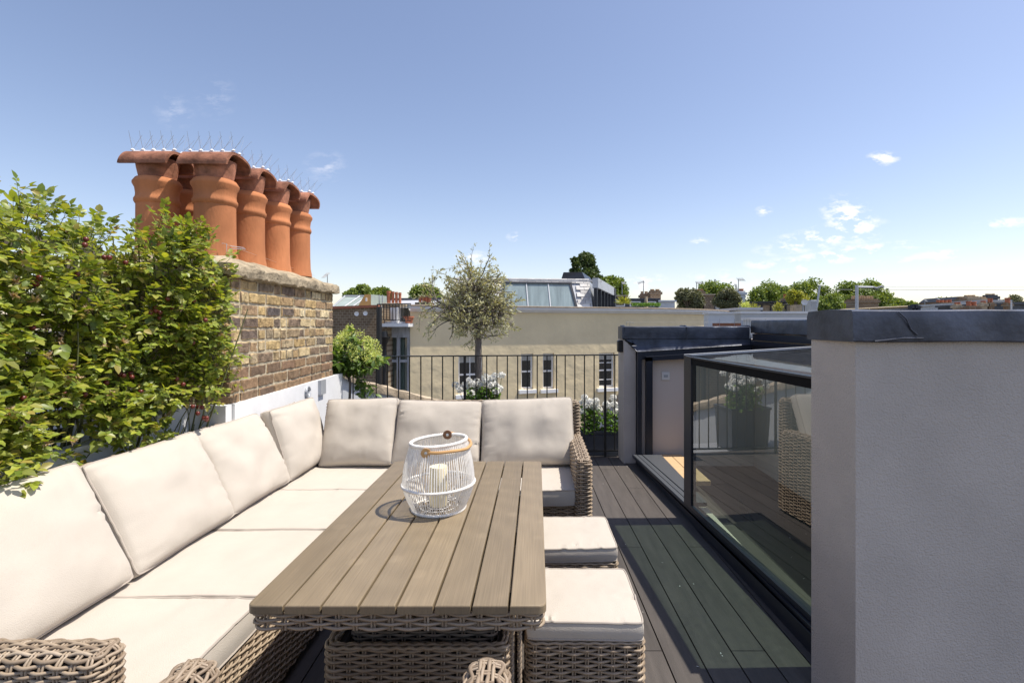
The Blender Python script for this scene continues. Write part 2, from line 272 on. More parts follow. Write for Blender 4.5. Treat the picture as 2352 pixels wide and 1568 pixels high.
M = dict(
    fabric=fabricmat(), table=tablemat(),
    piping=mat('cushion_piping', (.40, .355, .31), rough=.95, bump=.3, bscale=300, bdist=.001),
    wicker=mat('grey_brown_wicker', (.33, .26, .2), rough=.5, cols=[(.22, .165, .115), (.31, .24, .17), (.38, .30, .215), (.27, .205, .145), (.44, .36, .27)], var=.1, vscale=40, bump=.2, bscale=220, bdist=.001),
    liner=mat('dark_gap_backing', (.035, .03, .026), rough=.9),  # near-black, puts the shade of the hollow behind weave gaps into colour
    deck=mat('composite_deck', (.085, .07, .062), rough=.62, cols=[(.066, .057, .051), (.086, .074, .066), (.075, .065, .058)], var=.22, vscale=4, stretch=(6, .6, 1), bump=.5, bscale=90, bdist=.002),
    white_paint=mat('white_parapet_paint', (.74, .75, .76), rough=.7, var=.07, vscale=5, bump=.3, bscale=70, bdist=.003),
    render=mat('grey_stucco', (.50, .455, .415), rough=.95, var=.10, vscale=2.2, bump=1.0, bscale=150, bdetail=1.5, bdist=.0045, spec=.2),
    render_in=mat('interior_plaster', (.66, .58, .52), rough=.8, var=.02, vscale=2),
    lead=mat('lead_sheet', (.050, .058, .082), rough=.40, metal=.35, var=.55, vscale=6, bump=.5, bscale=9, bdist=.012, spec=.5),
    frame=mat('navy_black_powder_coat', (.018, .021, .032), rough=.35, spec=.5, var=.08, vscale=12),
    frit=mat('black_glass_border', (.006, .006, .007), rough=.7, spec=.12),
    black=mat('black_iron', (.012, .012, .013), rough=.4, spec=.5),
    cap=mat('weathered_flaunching', (.36, .30, .21), rough=.95, var=.42, vscale=10, bump=1.0, bscale=45, bdist=.012, spec=.2),
    mortar=mat('lime_mortar', (.46, .40, .29), rough=.95, var=.25, vscale=25, bump=.9, bscale=80, bdist=.006, spec=.2),
    brick=mat('yellow_stock_brick', (.4, .3, .17), rough=.92, cols=[(.50, .38, .19), (.36, .26, .13), (.54, .43, .25), (.17, .13, .10), (.46, .33, .155), (.32, .22, .13), (.10, .085, .08), (.52, .41, .24), (.36, .25, .14), (.24, .17, .11), (.13, .10, .085), (.47, .35, .18), (.62, .52, .33)], var=.55, vscale=24, bump=1.0, bscale=70, bdist=.008, spec=.2),
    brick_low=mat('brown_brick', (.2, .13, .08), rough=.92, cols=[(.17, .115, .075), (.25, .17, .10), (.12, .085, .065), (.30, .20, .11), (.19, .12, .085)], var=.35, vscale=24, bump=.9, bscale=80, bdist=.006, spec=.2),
    terra=mat('terracotta', (.50, .20, .088), rough=.85, var=.18, vscale=5, bump=.45, bscale=45, bdist=.004, spec=.25, stretch=(1.6, 1.6, .7), orand=.10),
    terra_dark=mat('sooty_terracotta', (.33, .15, .095), rough=.9, var=.5, vscale=11, bump=.6, bscale=50, bdist=.005, spec=.2, orand=.15),
    steel=mat('spike_wire', (.62, .64, .67), rough=.3, metal=.7),
    spike_base=mat('clear_plastic_strip', (.82, .84, .87), rough=.3),
    lantern=mat('white_cord', (.84, .82, .78), rough=.7, var=.14, vscale=40, bump=.4, bscale=240, bdist=.001),
    tan=mat('tan_leather', (.58, .34, .14), rough=.45, var=.1, vscale=30),
    brown_leather=mat('brown_leather', (.22, .10, .045), rough=.5),
    wax=mat('candle_wax', (.80, .72, .50), rough=.5),
    rose=leafmat('rose_leaf', [(.12, .18, .03), (.20, .265, .036), (.31, .36, .05), (.14, .205, .033), (.40, .44, .065), (.17, .235, .035), (.36, .36, .08), (.12, .18, .03), (.40, .32, .09)], rough=.40, trans=.38),
    cane=mat('rose_cane', (.11, .12, .045), rough=.6, var=.3, vscale=12),
    hip=mat('rose_hip', (.13, .022, .015), rough=.35, var=.4, vscale=30),
    dried=leafmat('dried_bloom', [(.42, .27, .13), (.62, .50, .33), (.30, .16, .07), (.66, .58, .40)], rough=.8, trans=.2),
    hyd=leafmat('hydrangea_leaf', [(.055, .105, .022), (.085, .15, .028), (.12, .20, .035), (.16, .25, .04)], rough=.45, trans=.3),
    hydfl=leafmat('hydrangea_bloom', [(.55, .62, .17), (.66, .70, .28), (.45, .54, .12), (.72, .74, .38)], rough=.7, trans=.3),
    olive=leafmat('olive_leaf', [(.32, .33, .20), (.43, .43, .27), (.50, .49, .31), (.36, .36, .19), (.52, .47, .25)], rough=.5, trans=.2),
    bark=mat('olive_bark', (.17, .145, .125), rough=.95, var=.35, vscale=30, bump=1, bscale=60, bdist=.01, stretch=(1, 1, .4)),
    ger=leafmat('geranium_leaf', [(.07, .15, .02), (.12, .23, .03), (.17, .30, .045), (.10, .19, .028)], rough=.5, trans=.3),
    gerfl=leafmat('white_bloom', [(.80, .80, .76), (.86, .86, .84), (.78, .77, .70)], rough=.7, trans=.3, tcol=(1, 1, .97)),
    trough=mat('slate_plastic', (.055, .063, .08), rough=.45, var=.1, vscale=8),
    soil=mat('soil', (.06, .04, .028), rough=1, bump=1, bscale=50),
    trellis=mat('weathered_trellis', (.10, .085, .07), rough=.9, var=.35, vscale=12, stretch=(1, .2, 4)),
    beige=mat('cream_stucco', (.73, .61, .395), rough=.9, var=.075, vscale=1.2, bump=.9, bscale=2.6, bdetail=5, bdist=.035, spec=.2),
    cornice=mat('painted_cornice', (.66, .66, .66), rough=.7, var=.06, vscale=4),
    cop_top=mat('cornice_topping', (.34, .27, .20), rough=.9, var=.3, vscale=6),
    winwhite=mat('white_window_paint', (.80, .80, .80), rough=.5),
    pane=mat('dark_window_glass', (.012, .014, .016), rough=.06, spec=.9),
    curtain=mat('pale_curtain', (.42, .42, .40), rough=.9, bump=1, bscale=14, stretch=(1, 1, .03), bdist=.05),
    stone=mat('old_stone_coping', (.42, .34, .24), rough=.95, var=.35, vscale=7, bump=.9, bscale=30, bdist=.01),
    greywall=mat('pale_grey_paint', (.56, .58, .60), rough=.8, var=.06, vscale=2),
    slate=mat('silver_slates', (.46, .45, .44), rough=.55, cols=[(.42, .41, .40), (.60, .59, .57), (.50, .48, .46), (.36, .35, .35)], var=.15, vscale=3),
    zinc=mat('zinc_cladding', (.42, .44, .47), rough=.45, metal=.3, var=.12, vscale=2),
    conserv=glassmat('conservatory_glass', (.70, .82, .78), refl=1.5),
    cedar=mat('cedar_boards', (.62, .36, .13), rough=.7, var=.15, vscale=6, stretch=(1, 1, 12)),
    dkbrick=mat('london_brick', (.17, .12, .085), rough=.95, var=.35, vscale=3, bump=.8, bscale=8),
    greywood=mat('weathered_grey_timber', (.40, .42, .46), rough=.85, var=.3, vscale=8, stretch=(1, 1, .3), bump=.3, bscale=30),
    roofgrey=mat('roofing_felt', (.30, .31, .33), rough=.8, var=.12, vscale=1),
    rooflight=mat('pale_lead_roof', (.50, .51, .54), rough=.6, var=.1, vscale=1),
    darkroof=mat('slate_roof', (.07, .075, .085), rough=.6, var=.25, vscale=2),
    potfar=mat('far_terracotta', (.42, .15, .08), rough=.85, var=.2, vscale=4),
    potbuff=mat('buff_pot', (.50, .36, .22), rough=.85, var=.2, vscale=4),
    tree1=leafmat('plane_tree_leaf', [(.10, .155, .03), (.16, .23, .04), (.25, .32, .06), (.12, .19, .035), (.33, .38, .08)], rough=.55, trans=.25),
    tree2=leafmat('poplar_leaf', [(.04, .07, .022), (.065, .105, .03), (.10, .14, .04), (.13, .18, .055)], rough=.55, trans=.2),
    tree3=leafmat('silvery_leaf', [(.12, .13, .07), (.18, .19, .10), (.09, .10, .05), (.24, .24, .14)], rough=.6, trans=.2),
    yellow_leaf=leafmat('yellow_leaf', [(.30, .32, .04), (.42, .42, .07), (.22, .26, .04)], rough=.5, trans=.3),
    trunk=mat('tree_bark', (.10, .08, .06), rough=.95, var=.3, vscale=5),
    ground=mat('city_ground', (.10, .095, .085), rough=.95, var=.3, vscale=.05),
    oak=mat('oak_step', (.60, .42, .24), rough=.5, var=.12, vscale=8, stretch=(1, 12, 1)),
    track=mat('grey_track', (.10, .11, .125), rough=.45, metal=.3),
    stairglass=glassmat('stair_glass', (.62, .80, .74), refl=1.4),
    glass=glassmat('rooflight_glass', (.60, .72, .64), refl=2.6, ior=1.5),
    glassroof=glassmat('rooflight_roof_glass', (.76, .88, .80), refl=.40, ior=1.5, dirt=.42),
    switch=mat('white_plastic', (.78, .76, .73), rough=.4),
    cable=mat('grey_cable', (.30, .31, .32), rough=.6),
    copper=mat('verdigris', (.25, .48, .40), rough=.8),
    purple=mat('violet_brick', (.30, .27, .25), rough=.95, var=.3, vscale=2),
)

# ================================================================ terrace structure
def build_deck():
    d = MB(); base = MB()
    x0, x1, y0, y1 = -2.3, 1.16, 0.0, 5.46
    pitch = .150; n = int((x1-x0)/pitch)+1; sl = -.025
    joints = {0: [2.2, 4.4], 1: [3.1], 2: [1.6, 4.7]}
    for k in range(n+1):
        xa = x0 + k*pitch
        ys = [y0] + [y + .13*((k*7) % 3) for y in joints[k % 3]] + [y1]
        for a, b in zip(ys[:-1], ys[1:]):
            a2, b2 = a + .002, b - .002
            def X(x, y): return x + sl*(y-2.5)
            w = pitch - .0065
            d.hexa([(X(xa, a2), a2, -.022), (X(xa+w, a2), a2, -.022), (X(xa+w, b2), b2, -.022), (X(xa, b2), b2, -.022)],
                   [(X(xa, a2), a2, 0), (X(xa+w, a2), a2, 0), (X(xa+w, b2), b2, 0), (X(xa, b2), b2, 0)])
    o = d.build('deck', M['deck'], smooth=False); tag(o, kind='structure')
    base.bb(-2.75, 2.5, -.2, 5.5, -.35, -.04); o = base.build('deck_base', M['liner'], smooth=False); tag(o, kind='structure')
build_deck()

def rough_grid(mb, O, U, V, nu, nv, fn):
    O, U, V = A(*O), A(*U), A(*V); N = np.cross(U, V); N /= np.linalg.norm(N)
    g = np.zeros((nv+1, nu+1, 3))
    for j in range(nv+1):
        for i in range(nu+1):
            p = O + U*i/nu + V*j/nv; g[j, i] = p + N*fn(p)
    mb.grid(g)

def nz(p, s, seed=0): return noise.noise(Vector((p[0]*s+seed, p[1]*s+seed*1.7, p[2]*s)))

# ---------------- brick chimney stack
YN, YF, XN, XF = 2.93, 4.60, -1.79, -1.872      # sunlit face runs from near corner to far corner
def chimney():
    root = thing('chimney_stack', (-2.15, 3.75, 0), 'old yellow brick chimney stack with five tall terracotta pots in the front row view, standing behind the sofa', 'chimney')
    root['label'] = 'old yellow brick chimney stack with rows of tall terracotta pots beside the sofa'
    core = MB(); dep = .95
    d = A(XF-XN, YF-YN, 0); Ln = np.linalg.norm(d); d /= Ln; n = A(d[1], -d[0], 0)     # n points to +x
    P0 = A(XN, YN, 0)
    ins = .003
    c0 = P0 - n*ins + d*ins; c1 = P0 + d*(Ln-ins) - n*ins; c2 = c1 - n*dep; c3 = c0 - n*dep
    core.hexa([c0, c1, c2, c3], [tuple(p + A(0, 0, 1.72)) for p in (c0, c1, c2, c3)])
    core.build('mortar_core', M['mortar'], root, smooth=False)
    up, low = MB(), MB()
    def course(mb, O, D, Nn, L, z, h, row, seed):
        s = 0.0; rnd = random.Random(seed*91+row)
        first = True
        while s < L - .01:
            bl = .215 if (row+int(first)) % 2 == 0 and rnd.random() > .3 or rnd.random() > .6 else .102
            if first and row % 2: bl = .105
            first = False
            e = min(s+bl, L)
            if L - e < .05: e = L
            gap = .0065
            a, b = s+gap*(s > 0), e-gap*(e < L)
            zz0, zz1 = z+.0068+rnd.uniform(-.002, .002), z+h-.0068+rnd.uniform(-.002, .002)
            out = rnd.uniform(.000, .007); rot = rnd.uniform(-.008, .008)
            nu, nv = max(6, int((b-a)/.018)+2), 4; g = np.zeros((nv+1, nu+1, 3))
            for j in range(nv+1):
                for i in range(nu+1):
                    fu, fv = (0, .035, *[k/(nu-2) for k in range(1, nu-2)], .965, 1)[i], (0, .09, .5, .91, 1)[j]
                    edge = min(fu, 1-fu)*(b-a), min(fv, 1-fv)*(zz1-zz0); er = max(0, .006-min(edge))/.006
                    p = O + D*(a+(b-a)*fu) + A(0, 0, zz0+(zz1-zz0)*fv)
                    q = nz(p, 26, seed)*.004 + nz(p, 70, 5)*.003
                    jx = nz(p, 40, 3)*.006*(er > 0); jz = nz(p, 37, 8)*.006*(er > 0)
                    g[j, i] = p + Nn*(out+q-er**1.6*.006 + rot*(fu-.5)*.5) + D*jx + A(0, 0, jz)
            # wrap: back ring so that the sides close onto the mortar
            gg = np.concatenate([g[:1]-Nn*.03, g, g[-1:]-Nn*.03]); l = gg[:, :1]-Nn*.03; r = gg[:, -1:]-Nn*.03
            mb.grid(np.concatenate([l, gg, r], 1))
            s = e
        return
    rows = 10; z0 = .945; h = (1.715-z0)/rows
    for k in range(rows):
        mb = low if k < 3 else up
        hh = h
        course(mb, P0, d, n, Ln, z0+k*h, hh, k, 1)
        course(mb, P0-n*dep, n, -d, dep, z0+k*h, hh, k+1, 2)
        course(mb, P0+d*Ln, -n, d, dep, z0+k*h, hh, k+1, 4)
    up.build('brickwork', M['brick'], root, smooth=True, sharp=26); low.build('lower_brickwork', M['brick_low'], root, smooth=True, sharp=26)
    # cap slab and sloping mortar flaunching
    cap = MB(); ov = .045
    a0, a1 = -ov, Ln+ov; nu, = (46,)
    ring = []      # profile across n: from outer lower edge up and over
    prof = [(-.02, 1.718), (ov-.01, 1.714), (ov, 1.722), (ov+.004, 1.748), (ov+.002, 1.775), (ov-.010, 1.788), (-.04, 1.822), (-.12, 1.848), (-.25, 1.86), (-.475, 1.865), (-.7, 1.86), (-.83, 1.84), (-.95, 1.79), (-.95-ov, 1.77), (-.95-ov, 1.71), (-.93, 1.70)]
    g = np.zeros((nu+1, len(prof), 3))
    for i in range(nu+1):
        s = a0 + (a1-a0)*i/nu; ed = min(s-a0, a1-s); drop = max(0, 1-ed/.22)**2
        for j, (o_, z) in enumerate(prof):
            zz = z if z < 1.79 else z - (z-1.785)*drop
            p = P0 + d*s + n*o_ + A(0, 0, zz)
            k = nz(p, 14, 1)*.016 + nz(p, 40, 2)*.012
            g[i, j] = p + A(n[0]*k, n[1]*k, k*.8)
    cap.grid(g)
    for i in (0, nu):
        c = g[i].mean(0); b = cap.n; cap.add(np.vstack([g[i], c]), None, [(j, (j+1) % len(prof), len(prof)) if i else ((j+1) % len(prof), j, len(prof)) for j in range(len(prof))])
    cap.build('cap', M['cap'], root, sharp=28)
    lbl = {}
    def pot(x, y, s, rot):
        pm = MB()
        r = .114*s
        prof = [(r*1.12, 1.83), (r*1.1, 1.86), (r*1.03, 1.90), (r*1.0, 2.0), (r*.99, 2.19), (r*1.03, 2.195), (r*1.085, 2.208), (r*1.085, 2.222), (r*1.02, 2.234), (r*1.0, 2.255), (r*1.04, 2.292), (r*1.15, 2.318), (r*1.15, 2.328), (r*1.02, 2.352), (r*.9, 2.358), (r*.84, 2.33), (r*.84, 2.0)]
        pm.lathe(prof, (x, y, 0), 40)
        o = pm.build('chimney_pot', M['terra'], root, sharp=40)
        fm = MB(); fm.lathe([(r*.84, 2.33), (r*.86, 2.358), (r*.97, 2.42), (r*1.03, 2.475), (r*.96, 2.478), (r*.85, 2.41), (r*.7, 2.37)], (x, y, 0), 36); fm.build('flared_cowl', M['terra_dark'], o)
        tm = MB(); Lt = .295*s; rr = .134*s; th = .018; kz = .68; zb = 2.437; cx = A(math.cos(rot), math.sin(rot), 0); cy = A(-math.sin(rot), math.cos(rot), 0)
        aa = np.linspace(-.05*math.pi, 1.05*math.pi, 22); rings = []
        for u_ in (-.5, -.46, 0, .46, .5):
            ri = [A(x, y, zb) + cx*(u_*Lt+.008*math.sin(3*t)) + cy*math.cos(t)*(rr) + A(0, 0, math.sin(t)*rr*kz) for t in aa]
            ro = [A(x, y, zb) + cx*(u_*Lt+.008*math.sin(3*t)) + cy*math.cos(t)*(rr-th) + A(0, 0, math.sin(t)*(rr*kz-th)) for t in aa[::-1]]
            rings.append(np.array(ri+ro+[ri[0]]))
        tm.grid(np.array(rings))
        for rg in (rings[0], rings[-1]):      # end thickness faces
            m_ = len(aa); b = [(i, i+1, 2*m_-2-i, 2*m_-1-i) for i in range(m_-1)]
            tm.add(rg[:-1], b if rg is rings[-1] else [q[::-1] for q in b])
        tm.build('hood_tile', M['terra_dark'], o, sharp=50)
        sm, bm_ = MB(), MB(); zt = zb + rr*kz
        for v_ in (-.035, .03):
            bm_.tube([A(x, y, zt+.003-abs(v_)*.15) + cx*q*Lt*.44 + cy*v_ for q in (-1, 0, 1)], .007, 6)
            for k in range(5):
                b0 = A(x, y, zt+.006) + cx*(k-2)*.066*s + cy*v_
                bm_.lathe([(.001, .012), (.010, .006), (.013, 0), (.001, -.003)], b0, 8)
                for dx, dy, dz in ((-.42, -.25, 1), (0.05, .35, 1), (.5, .1, .62)):
                    e = cx*dx + cy*dy*(1 if v_ > 0 else -1) + A(0, 0, dz); e /= np.linalg.norm(e)
                    sm.tube([b0, b0 + e*.115], .0010, 4, cap=False)
        bm_.build('spike_strip', M['spike_base'], o); sm.build('bird_spikes', M['steel'], o)
    for i, y in enumerate((3.22, 3.54, 3.86, 4.17)): pot(-2.065+.02*i, y, 1.03 if i == 0 else .98, .02)
    pot(-2.42, 3.20, 1.0, .0); pot(-2.43, 3.52, 1.0, .03)
    # thin wire loops on the flaunching
    w = MB(); c = A(-1.93, 3.12, 1.85)
    w.tube([c, c+A(0, 0, .085), c+A(-.03, 0, .088)], .002, 5); w.tube([c+A(-.05, .05, .085), c+A(.05, .1, .075), c+A(.06, .1, .066), c+A(-.02, .06, .064)], .002, 5)
    w.tube([c+A(0, 0, .08), A(-1.99, 4.5, 1.87)], .0008, 4)
    w.build('wire', M['steel'], root)
chimney()

# ---------------- white parapet below the chimney, and its nearer length behind the rose
def parapet():
    root = thing('parapet_wall', (-1.85, 3.8, 0), 'low white painted parapet wall below the yellow brick chimney stack', 'wall')
    m = MB(); xo = .022
    d = A(XF-XN, YF-YN, 0); Ln = np.linalg.norm(d); d /= Ln; n = A(d[1], -d[0], 0); P = A(XN, YN, 0)
    def seg(a, b, back, z, mbx=m, out=.03):
        p = [P+d*a+n*out, P+d*b+n*out, P+d*b-n*back, P+d*a-n*back]
        mbx.hexa(p, [tuple(q+A(0, 0, z)) for q in p])
    seg(-.01, Ln+.18, .012, .968); seg(-.012, Ln+.182, .02, .985, out=.037) if False else None
    m.build('wall_face', M['white_paint'], root, smooth=False)
    m2 = MB(); m2.hexa([(-2.9, 2.62, 0), (-1.985, 2.62, 0), (-1.985, 2.915, 0), (-2.9, 2.915, 0)], [(-2.9, 2.62, .955), (-1.985, 2.62, .955), (-1.985, 2.915, .965), (-2.9, 2.915, .965)])
    m2.hexa([(-1.985, 2.86, 0), (-1.775, 2.86, 0), (-1.775, 2.917, 0), (-1.985, 2.917, 0)], [(-1.985, 2.86, .962), (-1.775, 2.86, .968), (-1.775, 2.917, .968), (-1.985, 2.917, .962)])
    m2.build('wall_end', M['white_paint'], root, smooth=False)
    v = MB(); c = P + d*1.02 + n*.03 + A(0, 0, .90)
    a = np.linspace(0, 2*math.pi, 22)[:-1]
    for rr, ro in ((.042, .008), (.026, .005)): v.tube([c + n*.008 + d*math.cos(t)*rr + A(0, 0, math.sin(t)*rr) for t in a], ro, 8, closed=True)
    for zz in (-.018, -.006, .006, .018): v.tube([c+n*.004-d*.026+A(0, 0, zz), c+n*.004+d*.026+A(0, 0, zz)], .003, 4)
    o = v.build('wall_vent', M['zinc'], None, loc=tuple(c)); tag(o, 'round grey louvred vent on the white parapet wall by the chimney', 'vent')
    b = MB(); c2 = P + d*1.30 + n*.042 + A(0, 0, .905); b.hexa([c2-d*.055-n*.012+A(0,0,-.06), c2-d*.055+n*.014+A(0,0,-.06), c2+d*.055+n*.014+A(0,0,-.06), c2+d*.055-n*.012+A(0,0,-.06)][::-1], [c2-d*.055-n*.012+A(0,0,.06), c2-d*.055+n*.014+A(0,0,.06), c2+d*.055+n*.014+A(0,0,.06), c2+d*.055-n*.012+A(0,0,.06)][::-1])
    o = b.build('junction_box', M['zinc'], None, smooth=False, loc=tuple(c2)); tag(o, 'small square grey metal box on the white parapet beside the round vent', 'electrical box')
    r2 = thing('planter_wall', (-2.15, 1.9, 0), 'white painted planter wall under the climbing rose, partly hidden by stems', 'wall')
    m3 = MB(); m3.bb(-2.06, -1.985, .6, 2.618, 0, .90); m3.build('wall_face', M['white_paint'], r2, smooth=False)
    m4 = MB(); m4.bb(-2.9, -2.062, .6, 2.61, 0, .80); m4.build('earth_fill', M['soil'], r2, smooth=False)
parapet()

# ---------------- trellis fence behind the rose
def trellis():
    root = thing('trellis_fence', (-2.5, 2.0, 0), 'weathered dark slatted trellis fence behind the climbing rose', 'fence')
    for y in (.7, 1.75, 2.8):
        m = MB(); m.bb(-2.56, -2.49, y-.035, y+.035, .8, 1.90); m.build('post', M['trellis'], root, smooth=False)
    m = MB(); z = .86
    while z < 1.86:
        m.box((-2.478, 1.75, z), (.018, 2.2, .068), tilt=(random.uniform(-.004, .004), .0, 0)); z += .098
    m.build('slats', M['trellis'], root, smooth=False)
trellis()

# ---------------- stairwell enclosure with rendered walls, lead copings, frames
def GX(y): return 1.10 + .085*(3.72-y)       # glass face line
def KX(y): return 1.105 + .055*(3.80-y)      # kerb face line
def lead_coping(mb, pts_out, z0, z1, w, seed=0, nseg=30, closed_end=True):
    # pts_out: (a, b) ends of the visible edge; w: vector across the top
    a, b, w = A(*pts_out[0]), A(*pts_out[1]), A(*w)
    prof = [(0, z0, .0), (-.004, z0+.004, 0), (-.002, (z0+z1)/2, 0), (0, z1-.02, 0), (.01, z1-.004, 0), (.03, z1, 0), (.5, z1+.004, 0), (.97, z1, 0), (1, z1-.02, 0), (1, z0, 0)]
    g = np.zeros((nseg+1, len(prof), 3)); wl = np.linalg.norm(w); wn = w/wl
    for i in range(nseg+1):
        p = a + (b-a)*i/nseg
        for j, (f, z, _) in enumerate(prof):
            q = p + wn*(f if f < 0 else f*wl) + A(0, 0, z)
            k = nz(q, 4, seed)*.004 + nz(q, 17, seed+3)*.0015
            q = q - wn*k*(1 if j < 5 else -.3) + A(0, 0, nz(q, 5, seed+9)*.004*(1 if j in (0, 3, 4, 5, 6, 7) else .5))
            g[i, j] = q
    mb.grid(g)
    for i in (0, nseg):
        c = g[i].mean(0); m_ = len(prof); mb.add(np.vstack([g[i], c]), None, [(j, (j+1) % m_, m_) if i == 0 else ((j+1) % m_, j, m_) for j in range(m_)])

def enclosure():
    root = thing('stair_enclosure', (1.7, 3.6, 0), 'grey rendered rooftop stair enclosure with dark lead copings around a glass hatch', 'stair enclosure')
    # near wall (the pillar and its long face)
    m = MB(); c = [(1.108, 1.738), (4.2, 1.738), (4.2, 1.99), (1.09, 1.985)]
    m.hexa([(x, y, -.3) for x, y in c], [(x, y, 1.40) for x, y in c]); m.build('near_wall', M['render'], root, smooth=False)
    cm = MB(); lead_coping(cm, ((1.085, 1.718, 0), (4.2, 1.70, 0)), 1.372, 1.482, (0, .29, 0), 1, 70)
    cm.build('near_coping', M['lead'], root, sharp=40)
    fd = MB(); fd.tube([(1.24, 1.713, 1.474), (1.262, 1.708, 1.45), (1.28, 1.711, 1.415), (1.30, 1.708, 1.395)], .0025, 5); fd.tube([(1.155, 1.71, 1.374), (1.20, 1.706, 1.379), (1.25, 1.709, 1.385), (1.32, 1.709, 1.384)], .004, 6); fd.build('lead_fold', M['lead'], root)
    # far wall with its left pier
    m = MB(); m.hexa([(.905, 5.18, 0), (1.03, 5.19, 0), (1.03, 5.42, 0), (.885, 5.41, 0)], [(.905, 5.18, 1.275), (1.03, 5.19, 1.16), (1.03, 5.42, 1.30), (.885, 5.41, 1.30)])
    m.build('far_pier', M['render'], root, smooth=False)
    m = MB(); m.bb(1.031, 2.5, 5.22, 5.42, -1.6, 1.28); m.build('far_wall', M['render_in'], root, smooth=False)
    cm = MB(); lead_coping(cm, ((.885, 5.165, 0), (2.2, 5.165, 0)), 1.285, 1.412, (0, .26, 0), 4, 34); 
    for x in (.89, 1.53, 2.19): cm.tube([(x+.02, 5.16, 1.285), (x+.02, 5.157, 1.35), (x+.02, 5.16, 1.405), (x+.02, 5.2, 1.420), (x+.02, 5.40, 1.42)], .008, 6)
    cm.build('far_coping', M['lead'], root, sharp=40)
    cm = MB(); g = []
    for i in range(25):
        x = .93+(2.22-.93)*i/24; zl = max(1.158 + .064*(x-1.03), 1.158)
        g.append([(x, 5.172+nz((x, 0, 0), 9)*.004, 1.29), (x, 5.168, (1.29+zl)/2 if x > 1 else 1.27), (x + (.10 if i == 0 else 0), 5.158, zl if x > .99 else 1.22), (x+(.1 if i == 0 else 0), 5.15, zl-.006 if x > .99 else 1.21)])
    cm.grid(np.array(g)); cm.build('apron_flashing', M['lead'], root, sharp=60)
    # east wall
    m = MB(); m.bb(2.27, 2.50, 1.995, 5.215, -1.6, 1.36); m.build('east_wall', M['render_in'], root, smooth=False)
    cm = MB(); lead_coping(cm, ((2.235, 5.22, 0), (2.235, 1.99, 0)), 1.345, 1.475, (.28, 0, 0), 7, 60); cm.build('east_coping', M['lead'], root, sharp=40)
    m = MB()
    m.bb(2.225, 2.268, 2.0, 5.16, 1.275, 1.338); m.bb(2.20, 2.266, 2.0, 5.16, 1.225, 1.262); m.bb(2.235, 2.267, 2.0, 5.16, 1.10, 1.224)
    m.bb(1.035, 1.075, 5.10, 5.215, -.02, 1.158)
    m.hexa([(1.035, 5.16, 1.07), (2.23, 5.16, 1.15), (2.23, 5.215, 1.15), (1.035, 5.215, 1.07)], [(1.035, 5.16, 1.155), (2.23, 5.16, 1.235), (2.23, 5.215, 1.235), (1.035, 5.215, 1.155)])
    m.build('outer_frame', M['frame'], root, smooth=False)
    m = MB(); m.bb(1.12, 1.185, 5.10, 5.158, .1, 1.10)
    m.hexa([(1.12, 5.10, 1.06), (2.2, 5.10, 1.13), (2.2, 5.156, 1.13), (1.12, 5.156, 1.06)], [(1.12, 5.10, 1.105), (2.2, 5.10, 1.175), (2.2, 5.156, 1.175), (1.12, 5.156, 1.105)])
    m.build('inner_frame', M['frame'], root, smooth=False)
    sc = MB()
    for px, py in ((1504, 812), (1590, 807), (1494, 838)):
        p = at(px, py, 5.145); sc.lathe([(.001, 0), (.006, 0)], p, 8)
    # kerb, sill tracks
    m = MB()
    def strip(xf0, xf1, z0, z1, ya, yb): 
        m.hexa([(xf0(ya), ya, z0), (xf1(ya), ya, z0), (xf1(yb), yb, z0), (xf0(yb), yb, z0)], [(xf0(ya), ya, z1), (xf1(ya), ya, z1), (xf1(yb), yb, z1), (xf0(yb), yb, z1)])
    strip(KX, lambda y: GX(y)+.10, -.03, .085, 1.99, 5.16)
    strip(lambda y: KX(y)+.012, lambda y: GX(y)-.006, .086, .106, 1.99, 5.10)
    m.build('kerb', M['frame'], root, smooth=False)
    m = MB(); strip(lambda y: GX(y)+.0, lambda y: GX(y)+.035, .088, .113, 3.72, 5.099); strip(lambda y: GX(y)+.045, lambda y: GX(y)+.085, .088, .110, 3.72, 5.099); strip(lambda y: GX(y)+.095, lambda y: 1.268, .088, .112, 3.72, 5.099)
    m.build('sill_track', M['track'], root, smooth=False)
    # stairs inside
    for k in range(9):
        s = MB(); z = -.12 - .19*k; y1 = 5.18 - (0 if k == 0 else .52 + .235*(k-1)); y0 = 4.66 - .235*k
        s.rbox(1.27, 2.262, y0, y1, z-.05, z, .006); s.bb(1.27, 2.262, y0+.03, y0+.05, z-.19, z-.051)
        s.build('stair_tread', M['oak'], root, smooth=False)
    for k in (0, 1): m = MB(); m.rbox(1.272+k*.115, 1.382+k*.115, 4.30, 5.185, .05, .092, .004); m.build('oak_sill', M['oak'], root, smooth=False)
    m = MB(); m.bb(1.20, 1.262, 2.0, 5.16, -1.6, .08); m.build('inner_wall', M['render_in'], root, smooth=False)
    m = MB(); m.bb(1.2, 2.5, 1.99, 5.2, -1.75, -1.62); m.build('landing_floor', M['oak'], root, smooth=False)
    m = MB(); m.hexa([(1.62, 2.3, -1.25), (1.632, 2.3, -1.25), (1.632, 4.0, -.5), (1.62, 4.0, -.5)], [(1.62, 2.3, -.55), (1.632, 2.3, -.55), (1.632, 4.0, .05), (1.62, 4.0, .05)]); m.build('balustrade_glass', M['stairglass'], root, smooth=False)
    # light switch inside
    c = at(1528.5, 863, 5.215); m = MB(); m.rbox(c[0]-.042, c[0]+.042, 5.203, 5.2195, c[2]-.042, c[2]+.042, .004)
    o = m.build('light_switch', M['switch'], None, smooth=False, loc=tuple(c)); tag(o, 'square white light switch plate on the plaster wall inside the stair opening', 'light switch')
